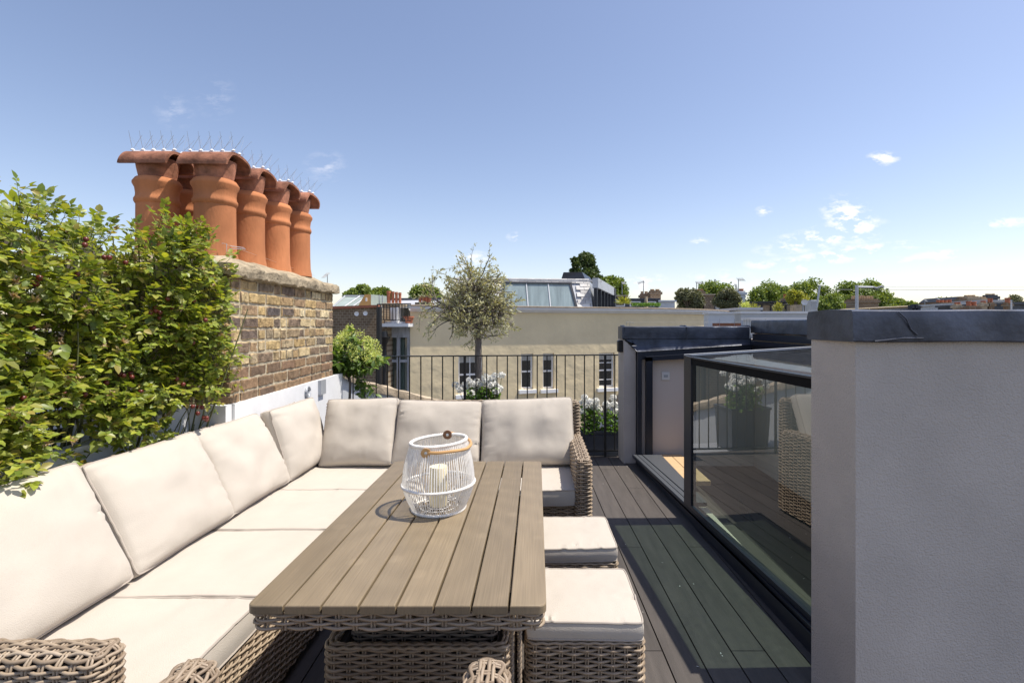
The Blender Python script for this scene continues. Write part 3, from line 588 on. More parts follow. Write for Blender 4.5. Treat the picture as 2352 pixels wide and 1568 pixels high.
    for k in (-1, 0, 1):
        r = MB(); r.rbox(c[0]+k*.014-.006, c[0]+k*.014+.006, 5.1995, 5.2025, c[2]-.013, c[2]+.013, .002); r.build('rocker', M['zinc'], o, smooth=False)
enclosure()

def glass_hatch():
    root = thing('sliding_rooflight', (1.2, 3.0, 0), 'large navy framed sliding glass hatch over the staircase next to the deck', 'rooflight')
    ya, yb = 2.07, 3.72; zr = lambda x: 1.202 + .064*(x-1.10)
    fr = MB()
    def bar(xa, xb, y0, y1, z0, z1):
        fr.hexa([(xa(y0), y0, z0), (xb(y0), y0, z0), (xb(y1), y1, z0), (xa(y1), y1, z0)], [(xa(y0), y0, z1), (xb(y0), y0, z1), (xb(y1), y1, z1), (xa(y1), y1, z1)])
    bar(lambda y: GX(y)-.004, lambda y: GX(y)+.034, yb-.13, yb, .107, 1.19)
          # far post
    bar(lambda y: GX(y)-.004, lambda y: GX(y)+.034, ya, ya+.03, .107, 1.19)
    bar(lambda y: GX(y)-.004, lambda y: GX(y)+.03, ya+.0305, yb-.1305, .107, .135)           # bottom rail
    bar(lambda y: GX(y)-.006, lambda y: GX(y)+.03, ya, yb, 1.1905, 1.201)
    fr.hexa([(GX(yb)+.031, yb-.115, 1.18), (2.2, yb-.115, 1.25), (2.2, yb+.004, 1.25), (GX(yb)+.031, yb+.004, 1.18)], [(GX(yb)+.031, yb-.115, 1.208), (2.2, yb-.115, 1.275), (2.2, yb+.004, 1.275), (GX(yb)+.031, yb+.004, 1.208)])
    fr.build('frame', M['frame'], root, smooth=False)
    fr = MB(); bar(lambda y: GX(y)+.002, lambda y: GX(y)+.02, ya+.031, yb-.1305, 1.145, 1.19); fr.build('black_border', M['frit'], root, smooth=False)
    g = MB(); g.quad((GX(ya)+.008, ya+.03, .13), (GX(yb)+.008, yb-.03, .13), (GX(yb)+.008, yb-.03, 1.192), (GX(ya)+.008, ya+.03, 1.192)); g.build('side_glass', M['glass'], root, smooth=False)
    g = MB(); fr2 = MB(); fr2.hexa([(GX(ya)+.031, ya-.06, 1.18), (2.2, ya-.06, 1.25), (2.2, ya+.03, 1.25), (GX(ya)+.031, ya+.03, 1.18)], [(GX(ya)+.031, ya-.06, 1.207), (2.2, ya-.06, 1.274), (2.2, ya+.03, 1.274), (GX(ya)+.031, ya+.03, 1.207)]); fr2.bb(GX(ya)+.02, 2.2, 1.995, ya-.065, .1, 1.16); fr2.build('near_rail_and_sun_block', M['frame'], root, smooth=False)  # includes a hidden block added behind the wall to stop direct sun
    g.quad((GX(ya)+.03, ya+.031, zr(GX(ya))+.003), (2.2, ya+.031, zr(2.2)), (2.2, yb-.116, zr(2.2)), (GX(yb)+.03, yb-.116, zr(GX(yb))+.003)); g.build('roof_glass', M['glassroof'], root, smooth=False)
    g = MB(); g.quad((GX(yb)+.03, yb-.01, .12), (2.2, yb-.01, .12), (2.2, yb-.01, 1.25), (GX(yb)+.03, yb-.01, 1.185)) 
    rim = MB(); rim.tube([(GX(yb)-.002, yb+.004, 1.2085), (2.2, yb+.004, 1.278)], .004, 6); rim.build('edge_highlight', M['zinc'], root)  # pale tube stands in for the highlight along the far frame edge
glass_hatch()

# wall light on the pier
m = MB(); c = at(1425, 795, 5.24); m.rbox(c[0]-.03, c[0]+.03, 5.21, 5.30, c[2]-.062, c[2]+.062, .012)
for k in range(8): m.tube([(c[0]-.031, 5.206, c[2]-.05+k*.0143), (c[0]+.025, 5.206, c[2]-.05+k*.0143)], .004, 5)
o = m.build('wall_light', M['black'], None, smooth=False, loc=tuple(c)); tag(o, 'small black ribbed wall light on the edge of the grey rendered pier', 'wall light')

# ---------------- black iron railing
RXA, RYA, RXB, RYB = -2.10, 5.13, .905, 5.45
def RY(x): return RYA + (RYB-RYA)*(x-RXA)/(RXB-RXA)
def railing():
    root = thing('railing', (-.6, 5.28, 0), 'black iron terrace railing with thin upright bars and flat top rail behind the sofa', 'railing')
    m = MB(); m.hexa([(RXA, RYA-.02, 1.098), (RXB, RYB-.02, 1.098), (RXB, RYB+.02, 1.098), (RXA, RYA+.02, 1.098)], [(RXA, RYA-.02, 1.110), (RXB, RYB-.02, 1.110), (RXB, RYB+.02, 1.110), (RXA, RYA+.02, 1.110)])
    m.build('top_rail', M['black'], root, smooth=False)
    m = MB(); m.hexa([(RXA, RYA-.02, .060), (RXB, RYB-.02, .060), (RXB, RYB+.02, .060), (RXA, RYA+.02, .060)], [(RXA, RYA-.02, .072), (RXB, RYB-.02, .072), (RXB, RYB+.02, .072), (RXA, RYA+.02, .072)])
    m.build('bottom_rail', M['black'], root, smooth=False)
    xs = [735+.3164*k for k in (155, 240, 325, 408, 490, 570, 650, 732, 812, 890, 968, 1132, 1210, 1285, 1360, 1435, 1505, 1577, 1648, 1717, 1780, 1850, 1920, 1990, 2140)]
    for px in xs:
        t = (px-CPX)/CF; x = t*(RYA-(RYB-RYA)/(RXB-RXA)*RXA)/(1-t*(RYB-RYA)/(RXB-RXA)); b = MB(); b.tube([(x, RY(x), .0725), (x, RY(x), 1.0975)], .0065, 8, cap=False); b.build('bar', M['black'], root)
    for px in (1067.5, 1390):
        t = (px-CPX)/CF; x = t*(RYA-(RYB-RYA)/(RXB-RXA)*RXA)/(1-t*(RYB-RYA)/(RXB-RXA)); b = MB(); b.box((x, RY(x)-.0, .5375), (.026, .016, 1.117)); b.build('post', M['black'], root, smooth=False)
railing()

# ================================================================ woven rattan
def rrect(x0, x1, y0, y1, r, n=5):
    P = []
    for cx, cy, a0 in ((x1-r, y1-r, 0), (x0+r, y1-r, 90), (x0+r, y0+r, 180), (x1-r, y0+r, 270)):
        for k in range(n+1): a = R(a0+90*k/n); P.append((cx+r*math.cos(a), cy+r*math.sin(a), 0))
    return np.array(P)
def resample(P, ds, closed):
    P = np.asarray(P, float)
    if closed: P = np.vstack([P, P[:1]])
    L = np.concatenate([[0], np.cumsum(np.linalg.norm(np.diff(P, axis=0), axis=1))])
    n = max(2, int(round(L[-1]/ds))); s = np.linspace(0, L[-1], n+1)
    if closed: s = s[:-1]
    return np.stack([np.interp(s, L, P[:, k]) for k in range(3)], 1), s, L[-1]
def weave(mb, path, E, H, closed=True, pitch=.0108, stake=.044, r=.0044, amp=.0052, rtop=0.0, sgn=1, sides=6, jit=.0011, sub=4, rbot=0.0):
    E = A(*E); P0 = np.asarray(path, float); tot = np.linalg.norm(np.diff(np.vstack([P0, P0[:1]]) if closed else P0, axis=0), axis=1).sum()
    k = max(2, int(round(tot/stake)));  k += (k % 2) if closed else 0
    st = tot/k; P, s, L = resample(P0, st/sub, closed)
    T = (np.roll(P, -1, 0)-np.roll(P, 1, 0)) if closed else np.gradient(P, axis=0)
    T /= np.linalg.norm(T, axis=1, keepdims=True); N = np.cross(T, E)*sgn; N /= np.linalg.norm(N, axis=1, keepdims=True)
    def inset(t):
        d = 0
        if rtop and t > H-rtop: d = rtop-math.sqrt(max(0, rtop**2-(t-(H-rtop))**2))
        if rbot and t < rbot: d = rbot-math.sqrt(max(0, rbot**2-(rbot-t)**2))
        return d
    rows = max(1, int(H/pitch)); pt = H/rows
    for i in range(rows):
        t = (i+.5)*pt; off = amp*np.cos(math.pi*s/st + math.pi*(i % 2)) - inset(t)
        tj = t + np.interp(np.arange(len(P)), np.linspace(0, len(P), max(3, len(P)//6)), RNG.normal(0, jit, max(3, len(P)//6)))
        if closed: tj[-1] = tj[0]
        mb.tube(P + tj[:, None]*E + N*off[:, None], r*RNG.uniform(.84, 1.12), sides, closed=closed, cap=not closed)
    ts = np.linspace(0, H, max(4, int(H/.03))) if not rtop else np.concatenate([np.linspace(0, H-rtop, max(3, int(H/.05))), H-rtop+rtop*np.sin(np.linspace(.3, 1.45, 4))])
    for q in range(k + (0 if closed else 1)):
        i = min(q*sub, len(P)-1)
        for e in (-.0042, .0042):
            mb.tube(np.array([P[i] + T[i]*e + t*E - N[i]*(inset(t)+.0005) for t in ts]), .0034, 5, cap=False)
def top_weave(mb, x0, x1, y0, y1, z, along='x', pitch=.0115, stake=.044, r=.0047, amp=.004):
    if along == 'x': weave(mb, [(x0, y0, z), (x1, y0, z)], (0, 1, 0), y1-y0, closed=False, pitch=pitch, stake=stake, r=r, amp=amp, sgn=1)
    else: weave(mb, [(x0, y0, z), (x0, y1, z)], (1, 0, 0), x1-x0, closed=False, pitch=pitch, stake=stake, r=r, amp=amp, sgn=-1)
def wicker_block(name, root, x0, x1, y0, y1, z0, z1, rt=.028, rc=.03, along='x', pitch=.0115, stake=.044, r=.0047, top=True, liner=True):
    mb = MB(); P = rrect(x0, x1, y0, y1, rc); P[:, 2] = z0
    weave(mb, P, (0, 0, 1), z1-z0, closed=True, rtop=rt, pitch=pitch, stake=stake, r=r)
    if top: top_weave(mb, x0+rt*.8, x1-rt*.8, y0+rt*.8, y1-rt*.8, z1, along, pitch, stake, r)
    o = mb.build(name, M['wicker'], root, sharp=0)
    if liner:
        l = MB(); l.bb(x0+.012, x1-.012, y0+.012, y1-.012, z0+.005, z1-.014); l.build('inner_frame', M['liner'], root, smooth=False)  # dark box added behind the weave so its gaps look shaded inside
    return o

# ================================================================ cushions
def cushion(name, c, U, V, W, H, T, e=.4, p=3.0, seed=0, label=None, group=None, cat='cushion', wr=1.0, bow=.02, corner=.03, nu=40, nv=32, sag=.006, pipe=.0042, ears=0.0):
    U, V = A(*U), A(*V); U /= np.linalg.norm(U); V -= U*np.dot(U, V); V /= np.linalg.norm(V); N = np.cross(U, V); c = A(*c)
    rnd = random.Random(seed)
    u = np.sin(np.linspace(-1, 1, nu+1)*math.pi/2)*.35 + np.linspace(-1, 1, nu+1)*.65; v = np.sin(np.linspace(-1, 1, nv+1)*math.pi/2)*.35 + np.linspace(-1, 1, nv+1)*.65
    uu, vv = np.meshgrid(u, v)
    cr = (np.abs(uu)*np.abs(vv))**9
    x = W/2*uu*(1 - bow*(1-vv**2)*np.abs(uu)**2 - corner*cr); y = H/2*vv*(1 - bow*(1-uu**2)*np.abs(vv)**2 - corner*cr)
    prof = ((1-np.abs(uu)**p)*(1-np.abs(vv)**p))**.5
    creases = []
    for _ in range(int(12*wr)):
        side = rnd.choice((0, 0, 1, 1, 2, 3)); creases.append((side, rnd.uniform(-.85, .85), rnd.uniform(.018, .045), rnd.uniform(.12, .42), rnd.uniform(.003, .0095), rnd.uniform(-.25, .25)))
    def disp(sg):
        d = np.zeros_like(uu)
        for side, pos, wd, ln, am, sl in creases:
            a, b = (uu, vv) if side < 2 else (vv, uu); s = 1 if side % 2 else -1
            dist = 1 - s*a; d += -am*np.exp(-((b-pos-sl*dist)/wd)**2)*np.exp(-(dist/ln)**2)*(1-np.exp(-(dist/.03)**2)) + .6*am*np.exp(-((b-pos-.05-sl*dist)/(wd*1.3))**2)*np.exp(-(dist/ln)**2)
        for j in range(nv+1):
            for i in range(nu+1): d[j, i] += sag*noise.noise(Vector((x[j, i]*7+seed*3.3, y[j, i]*7, sg*5)))*prof[j, i] + .0018*noise.noise(Vector((x[j, i]*24+seed, y[j, i]*24, sg*9)))
        return d
    zt = T/2*(e + (1-e)*prof) + disp(1); zb = -T/2*(e + (1-e)*prof) - disp(-1)*.4
    # slow outline wobble
    wob = np.vectorize(lambda a, b: noise.noise(Vector((a*3+seed*1.3, b*3, 1.5))))(x, y)*.006
    def P(X, Y, Z): return c + X[..., None]*U + Y[..., None]*V + (Z+wob)[..., None]*N
    mb = MB(); F = P(x, y, zt); B = P(x, y, zb)
    mb.grid(F); mb.grid(B[:, ::-1])
    def ring(G): return np.concatenate([G[0, :-1], G[:-1, -1], G[-1, :0:-1], G[:0:-1, 0]])
    rF, rB = ring(F), ring(B); cen = c
    k = len(rF); out = []
    for t in (0, .33, .67, 1.0):
        Q = rB*(1-t)+rF*t; dirv = Q-cen; dirv -= np.outer(dirv @ N, N); dirv /= np.linalg.norm(dirv, axis=1, keepdims=True)
        out.append(Q + dirv*(.007*math.sin(math.pi*t)))
    Gd = np.array(out); Gd = np.concatenate([Gd, Gd[:, :1]], 1); mb.grid(Gd[:, ::-1] if False else Gd)
    o = mb.build(name, M['fabric'], None, sharp=50, loc=tuple(c)); tag(o, label, cat, group)
    pm = MB(); 
    pm.tube(rF + N*.0, pipe, 6, closed=True); pm.tube(rB, pipe, 6, closed=True); pm.build('piping', M['piping'], o)
    return o

# ---------------- corner sofa
def sofa():
    root = thing('corner_sofa', (-1.2, 2.9, 0), 'grey brown woven rattan corner sofa set against the chimney wall and railing', 'sofa')
    m = MB(); weave(m, [(-1.0, 1.27, .04), (-1.0, 3.02, .04)], (0, 0, 1), .30, closed=False, pitch=.0115); weave(m, [(-1.012, 1.27, .342), (-1.012, 3.02, .342)], (-1, 0, 0), .03, closed=False, amp=.003)
    m.build('long_seat_base', M['wicker'], root, sharp=0)
    m = MB(); weave(m, [(-1.0, 3.02, .04), (.235, 3.02, .04)], (0, 0, 1), .30, closed=False); m.build('short_seat_base', M['wicker'], root, sharp=0)
    m = MB(); m.bb(-1.78, -1.012, 1.27, 3.66, .04, .335); m.bb(-1.0, .235, 3.035, 3.66, .04, .335); m.build('seat_frame', M['liner'], root, smooth=False)
    wicker_block('armrest', root, -1.87, -1.045, 1.185, 1.285, .02, .632, along='x', pitch=.0098, stake=.038, r=.0045)
    wicker_block('armrest', root, .238, .328, 2.965, 3.70, .02, .632, along='y', rt=.03)
    wicker_block('backrest', root, -1.86, -1.785, 1.30, 3.75, .02, .86, along='y', pitch=.013, stake=.06, top=True)
    wicker_block('backrest', root, -1.545, .318, 3.675, 3.755, .02, .866, along='x', pitch=.0115, stake=.05)
sofa()
gs = 'seat cushions of the corner sofa'; gb = 'back cushions of the corner sofa'
zc = .45
SL = [('nearest seat cushion of the long sofa side, next to the woven end arm', 1.29, 1.815), ('second seat cushion of the long sofa side from the woven end arm', 1.82, 2.41),
      ('third seat cushion of the long sofa side, just before the corner seat', 2.415, 3.0)]
for i, (lb, a, b) in enumerate(SL):
    cushion('seat_cushion', (-1.375, (a+b)/2, zc-.052), (1, 0, 0), (0, 1, 0), .76, b-a, .104, e=.86, p=4, seed=20+i, label=lb, group=gs, wr=.5, bow=.004, corner=.02, sag=.008)
cushion('seat_cushion', (-1.375, 3.33, zc-.052), (1, 0, 0), (0, 1, 0), .76, .65, .104, e=.86, p=4, seed=31, label='square corner seat cushion where the two sofa sides meet', group=gs, wr=.5, bow=.004, corner=.02)
cushion('seat_cushion', (-.69, 3.33, zc-.052), (1, 0, 0), (0, 1, 0), .60, .66, .104, e=.86, p=4, seed=32, label='seat cushion of the far sofa side half hidden behind the white lantern', group=gs, wr=.3, bow=.004, corner=.02)
cushion('seat_cushion', (-.075, 3.33, zc-.052), (1, 0, 0), (0, 1, 0), .62, .68, .104, e=.86, p=4, seed=33, label='right end seat cushion of the far sofa side beside the woven arm', group=gs, wr=.8, bow=.004, corner=.02)
# back cushions, leaning: long side
LB = [(1.30, 1.90, 'nearest back cushion of the long sofa side, cut by the left edge of the view', .50), (1.915, 2.52, 'second back cushion from the front along the long sofa side', .48),
      (2.53, 3.10, 'third back cushion from the front along the long sofa side, overlapping its neighbour', .475), (3.10, 3.66, 'corner back cushion of the long sofa side, below the round wall vent', .46)]
for i, (a, b, lb, h) in enumerate(LB):
    V = A(-.215 if i < 3 else -.12, .02*(i % 2), .43); V /= np.linalg.norm(V); c = A(-1.555, (a+b)/2, zc+.006) + V*h*.49 + A(.0, 0, 0)
    cushion('back_cushion', c, (.02*(i-1.5)*.5, 1, -.01*(i == 2)), V, b-a+.025, h, .19, e=.30, p=3.0, seed=40+i, label=lb, group=gb, wr=1.0, bow=.035, corner=.035, sag=.020)
RB = [(-1.505, -1.005, 'squarish back cushion of the far sofa side nearest the corner', .475, 0.03), (-.995, -.40, 'middle back cushion of the far sofa side behind the lantern', .46, -.02), (-.385, .262, 'right end back cushion of the far sofa side next to the woven arm', .475, .035)]
for i, (a, b, lb, h, rl) in enumerate(RB):
    V = A(0, .20, .44); V /= np.linalg.norm(V); c = A((a+b)/2, 3.475, zc+.006) + V*h*.49
    cushion('back_cushion', c, (1, .0, rl), V, b-a+.012, h, .19, e=.30, p=3.0, seed=60+i*5, label=lb, group=gb, wr=1.1, bow=.03, corner=.03, sag=.020)

# ---------------- table
def table():
    root = thing('dining_table', (-.375, 2.05, 0), 'long slatted taupe dining table with woven rattan pedestal, in front of the sofa', 'table')
    n = 8; x0, x1 = -.777, .027; w = (x1-x0)/n; g = .0062; y0, y1 = 1.338, 2.759
    for k in range(n):
        a = x0+k*w+(g/2 if k else 0); b = x0+(k+1)*w-(g/2 if k < n-1 else 0); m = MB()
        r = .022; P = []
        for cx, cy, q, on in ((b-r, y1-r, 0, k == n-1), (a+r, y1-r, 90, k == 0), (a+r, y0+r, 180, k == 0), (b-r, y0+r, 270, k == n-1)):
            if on: P += [(cx+r*math.cos(R(q+90*t/5)), cy+r*math.sin(R(q+90*t/5))) for t in range(6)]
            else: P += [{0: (b, y1), 90: (a, y1), 180: (a, y0), 270: (b, y0)}[q]]
        P = np.array(P); c = P.mean(0); L = []
        for z, ins in ((.657, .001), (.6575, 0), (.677, 0), (.6795, .0012), (.6805, .0035)):
            Q = P + (c-P)/np.maximum(np.abs(c-P), 1e-6)*ins; L.append(np.column_stack([Q, np.full(len(Q), z)]))
        G = np.array([np.vstack([l, l[:1]]) for l in L]); m.grid(G)
        for l, rev in ((L[-1], False), (L[0], True)):
            nn = len(l); b0 = m.n; m.add(np.vstack([l, l.mean(0)]), None, [((j+1) % nn, j, nn) if rev else (j, (j+1) % nn, nn) for j in range(nn)])
        m.build('table_slat', M['table'], root, sharp=25)
    m = MB(); P = rrect(x0+.012, x1-.012, y0+.012, y1-.012, .02); P[:, 2] = .608
    weave(m, P, (0, 0, 1), .047, pitch=.0105, stake=.048, r=.0046); m.build('woven_apron', M['wicker'], root, sharp=0)
    m = MB()
    for y in (1.43, 1.85, 2.25, 2.66): m.bb(x0+.03, x1-.03, y-.02, y+.02, .625, .656)
    m.build('slat_bearer', M['liner'], root, smooth=False)
    # lift column
    m = MB(); P = rrect(-.632, -.130, 1.69, 2.42, .03); P[:, 2] = .17; weave(m, P, (0, 0, 1), .44, pitch=.0115, stake=.05, r=.0048); m.build('lift_column', M['wicker'], root, sharp=0)
    m = MB(); m.bb(-.62, -.142, 1.702, 2.408, .17, .612); m.build('column_core', M['liner'], root, smooth=False)
    m = MB(); P = rrect(-.675, -.085, 1.585, 2.52, .035); P[:, 2] = .015; weave(m, P, (0, 0, 1), .39, pitch=.0115, stake=.05, r=.0048)
    P2 = rrect(-.655, -.105, 1.605, 2.5, .03); P2[:, 2] = .25; weave(m, P2, (0, 0, 1), .155, pitch=.0115, stake=.05, r=.0045, sgn=-1)
    Pr = rrect(-.665, -.095, 1.595, 2.51, .03); 
    for dx, zz in ((-.010, .407), (0, .413), (.010, .407)):
        Q, s, L = resample(rrect(-.665+dx, -.095-dx, 1.595+dx, 2.51-dx, .03), .012, True); Q[:, 2] = zz + .003*np.sin(s*150+dx*300); m.tube(Q, .0055, 6, closed=True)
    m.build('pedestal', M['wicker'], root, sharp=0)
    m = MB(); m.bb(-.648, -.112, 1.612, 1.635, .02, .39); m.bb(-.648, -.112, 2.47, 2.49, .02, .39); m.bb(-.648, -.63, 1.636, 2.469, .02, .39); m.bb(-.13, -.112, 1.636, 2.469, .02, .39); m.build('pedestal_core', M['liner'], root, smooth=False)
    for x in (-.074, -.050):
        m = MB(); z = np.linspace(.01, .606, 90)
        for ph in (0, math.pi): m.tube(np.stack([x+.0042*np.cos(z*190+ph), 1.50+.0042*np.sin(z*190+ph), z], 1), .0042, 6)
        m.build('twisted_leg_trim', M['wicker'], root, sharp=0)
table()

# ---------------- ottomans
def ottoman(yf, label):
    root = thing('ottoman', (.166, yf+.19, 0), label, 'ottoman', 'rattan ottomans on the right of the table')
    x0, x1, y0, y1 = -.034, .368, yf, yf+.375
    m = MB(); P = rrect(x0, x1, y0, y1, .028); P[:, 2] = .02; weave(m, P, (0, 0, 1), .325, pitch=.0122, stake=.044, r=.0050)
    for dx, zz in ((0, .350), (.010, .353)):
        Q, s, L = resample(rrect(x0+dx, x1-dx, y0+dx, y1-dx, .03), .011, True); Q[:, 2] = zz + .002*np.sin(s*140+dx*300); m.tube(Q, .0052, 6, closed=True)
    m.build('woven_body', M['wicker'], root, sharp=0)
    m = MB(); m.bb(x0+.014, x1-.014, y0+.014, y1-.014, .02, .345); m.build('inner_frame', M['liner'], root, smooth=False)  # dark filler, not a frame: shade inside the basketwork put into its colour
    for x in (x0+.03, x1-.03):
        for y in (y0+.03, y1-.03): m = MB(); m.tube([(x, y, 0), (x, y, .03)], .014, 8); m.build('foot', M['black'], root)
for i, (yf, lb, lc) in enumerate(((1.70, 'nearer square woven ottoman at the table corner, fully showing its basketwork', 'square cushion on the nearer ottoman, its front edge at the table corner'),
                                  (2.262, 'farther square woven ottoman, mostly hidden behind the nearer one', 'square cushion on the farther ottoman, in front of the sofa arm'))):
    ottoman(yf, lb)
    cushion('ottoman_cushion', (.166, yf+.185, .392), (1, .01*i, 0), (0, 1, 0), .400, .375, .072, e=.80, p=4, seed=80+i, label=lc, group='box cushions on the ottomans', wr=.8, bow=.004, corner=.03, sag=.005, pipe=.0038)

# ---------------- armchair at the near end (only its arms reach into view)
def armchair():
    root = thing('armchair', (-.46, .9, 0), 'woven rattan armchair at the near end of the table, only its two arm ends showing', 'armchair')
    for x0 in (-.855, -.165):
        wicker_block('armrest', root, x0, x0+.098, .66, 1.212, .03, .633, along='y', rt=.034, rc=.036, pitch=.0105, stake=.036, r=.0049)
    m = MB(); P = [(-.757, 1.18, .05), (-.167, 1.18, .05)]; weave(m, P, (0, 0, 1), .27, closed=False, pitch=.013, stake=.06); m.bb(-.755, -.168, .68, 1.17, .05, .33); m.build('seat_base', M['wicker'], root, sharp=0)
    m = MB(); weave(m, rrect(-.85, -.07, .58, .655, .03)+A(0, 0, .03), (0, 0, 1), .82, pitch=.014, stake=.06); m.bb(-.84, -.08, .592, .643, .04, .84); m.build('backrest', M['wicker'], root, sharp=0)
armchair()

# ---------------- lantern with candle on the table
LC = A(-.400, 2.05, .6805)
def lantern():
    root = thing('lantern', tuple(LC), 'white corded cage lantern with a tan leather handle standing on the table', 'lantern')
    rb, rm, rt, zm, zt = .106, .145, .112, .106, .276; tilt = .013
    def ringp(r, z, n=48): a = np.linspace(0, 2*math.pi, n, endpoint=False); return np.stack([LC[0]+r*np.cos(a), LC[1]+r*np.sin(a), np.full(n, LC[2]+z)+tilt*z*np.cos(a)*2], 1)
    for r, z, th, nm in ((rb, .006, .0055, 'bottom_ring'), (rm, zm, .0055, 'middle_ring'), (rt, zt, .0065, 'top_ring')):
        m = MB(); m.tube(ringp(r, z), th, 8, closed=True)
        Q = ringp(r, z, 600); a = np.arange(600); off = np.stack([np.cos(a*.9)*np.cos(np.linspace(0, 2*math.pi, 600)), np.cos(a*.9)*np.sin(np.linspace(0, 2*math.pi, 600)), np.sin(a*.9)], 1)*(th+.0004)
        m.tube(Q+off, .0013, 4, closed=True); m.build(nm, M['lantern'], root)
    c = MB(); n = 88
    for k in range(n):
        a = 2*math.pi*k/n + RNG.normal(0, .004); ca, sa = math.cos(a), math.sin(a); pts = []
        for t in np.linspace(0, 1, 7):
            z = zm+(zt-zm)*t; r = rm+(rt-rm)*t + .007*math.sin(math.pi*t); pts.append((LC[0]+r*ca, LC[1]+r*sa, LC[2]+z+tilt*z*ca*2))
        c.tube(pts, .0022, 4, cap=False)
        pts = [(LC[0]+(rb+(rm-rb)*t+.004*math.sin(math.pi*t))*ca, LC[1]+(rb+(rm-rb)*t+.004*math.sin(math.pi*t))*sa, LC[2]+.006+(zm-.006)*t+tilt*zm*t*ca*2) for t in np.linspace(0, 1, 5)]
        c.tube(pts, .0022, 4, cap=False)
    c.build('cord_cage', M['lantern'], root)
    w = MB()
    for q in range(4):
        a = q*math.pi/2+.75*math.pi+1.57; ca, sa = math.cos(a), math.sin(a)
        w.tube([(LC[0]+r*ca, LC[1]+r*sa, LC[2]+z) for r, z in ((rb, .006), (rm-.003, zm), (rt, zt))], .0028, 6)
    for rr in (.045, .075): w.tube(ringp(rr, .012), .002, 5, closed=True)
    for a in (0, 1.05, 2.09): w.tube([(LC[0]-rb*math.cos(a), LC[1]-rb*math.sin(a), LC[2]+.01), (LC[0]+rb*math.cos(a), LC[1]+rb*math.sin(a), LC[2]+.01)], .002, 5)
    w.build('wire_frame', M['steel'] if False else M['lantern'], root)
    # handle: pivots at front-left and back, lying over the right side of the rim
    pa = LC + A(-.022, -.114, .256); pb = LC + A(.022, .115, .285)
    h = MB(); ctrl = [pa, LC+A(.02, -.130, .258), LC+A(.08, -.112, .261), LC+A(.122, -.06, .256), LC+A(.133, .01, .258), LC+A(.118, .07, .264), LC+A(.08, .108, .272), pb]
    Q, s, L = resample(np.array(ctrl), .01, False)
    for _ in range(6): Q[1:-1] = .5*Q[1:-1] + .25*(Q[:-2]+Q[2:])
    h.tube(Q, .0062, 8); h.build('handle', M['tan'], root)
    for p, mt, nm, sg in ((pa, 'tan', 'handle_tab', -1), (pb+A(0, -.009, -.006), 'brown_leather', 'back_tab', -1)):
        t = MB(); a = np.linspace(0, 2*math.pi, 20, endpoint=False); c0 = p + A(-.004, -.004*1, -.001)
        ringF = np.array([c0 + A(.017*math.cos(q)*1.15, -.003, .019*math.sin(q)) for q in a]); ringB = ringF + A(0, .007, 0)
        t.grid(np.array([np.vstack([ringB, ringB[:1]]), np.vstack([ringF, ringF[:1]])])); t.add(np.vstack([ringF, ringF.mean(0)]), None, [((j+1) % 20, j, 20) if False else (j, (j+1) % 20, 20) for j in range(20)])
        o = t.build(nm, M[mt], root, sharp=40)
        rv = MB(); 
        for rr, dy in ((.006, -.0045),): rv.add(np.vstack([[c0 + A(rr*math.cos(q), dy, rr*math.sin(q)) for q in a], [c0 + A(0, dy-.002, 0)]]), None, [(j, (j+1) % 20, 20) for j in range(20)])
        rv.build('rivet', M['steel'], o)
    cd = MB(); cd.lathe([(.001, .014), (.036, .014), (.037, .018), (.037, .166), (.035, .172), (.028, .170), (.012, .166), (.001, .165)], LC+A(.0, .0, 0), 32)
    o = cd.build('candle', M['wax'], None, loc=tuple(LC+A(0, 0, .014))); tag(o, 'thick cream pillar candle inside the white corded lantern', 'candle')
    wk = MB(); wk.tube([LC+A(0, 0, .165), LC+A(.001, 0, .176), LC+A(.004, 0, .182)], .001, 5); wk.build('wick', M['black'], o)
lantern()

# ================================================================ plants
def unit(v): return v/np.maximum(np.linalg.norm(v, axis=-1, keepdims=True), 1e-9)
def rand_dirs(n): return unit(RNG.normal(size=(n, 3)))
def leaves(mb, P, D, Nn, L, W, fold=.25, droop=.15):
    n = len(P); D = unit(D); S = unit(np.cross(D, Nn)); U = np.cross(S, D)
    L = np.broadcast_to(np.asarray(L, float), (n,))[:, None]; W = np.broadcast_to(np.asarray(W, float), (n,))[:, None]
    def pt(t, s, u=0): return P + D*L*t + S*W*s*.5 + U*(u*W*.5 - droop*L*t*t)
    f = fold
    V = np.stack([pt(0, 0), pt(.35, 0), pt(.7, 0), pt(1, 0), pt(.32, -1, f), pt(.70, -.74, f*.8), pt(.32, 1, f), pt(.70, .74, f*.8)], 1)
    b = np.arange(n)[:, None]*8
    q = np.concatenate([b+np.array([[1, 6, 7, 2]]), b+np.array([[1, 2, 5, 4]])]); t = np.concatenate([b+np.array([[0, 6, 1]]), b+np.array([[2, 7, 3]]), b+np.array([[0, 1, 4]]), b+np.array([[2, 3, 5]])])
    mb.add(V.reshape(-1, 3), q, t)
def quadleaves(mb, P, D, Nn, L, W):
    n = len(P); D = unit(D); S = unit(np.cross(D, Nn)); L = np.broadcast_to(np.asarray(L, float), (n,))[:, None]; W = np.broadcast_to(np.asarray(W, float), (n,))[:, None]
    V = np.stack([P, P+D*L*.5+S*W*.5, P+D*L, P+D*L*.5-S*W*.5], 1); mb.add(V.reshape(-1, 3), np.arange(n*4).reshape(-1, 4))

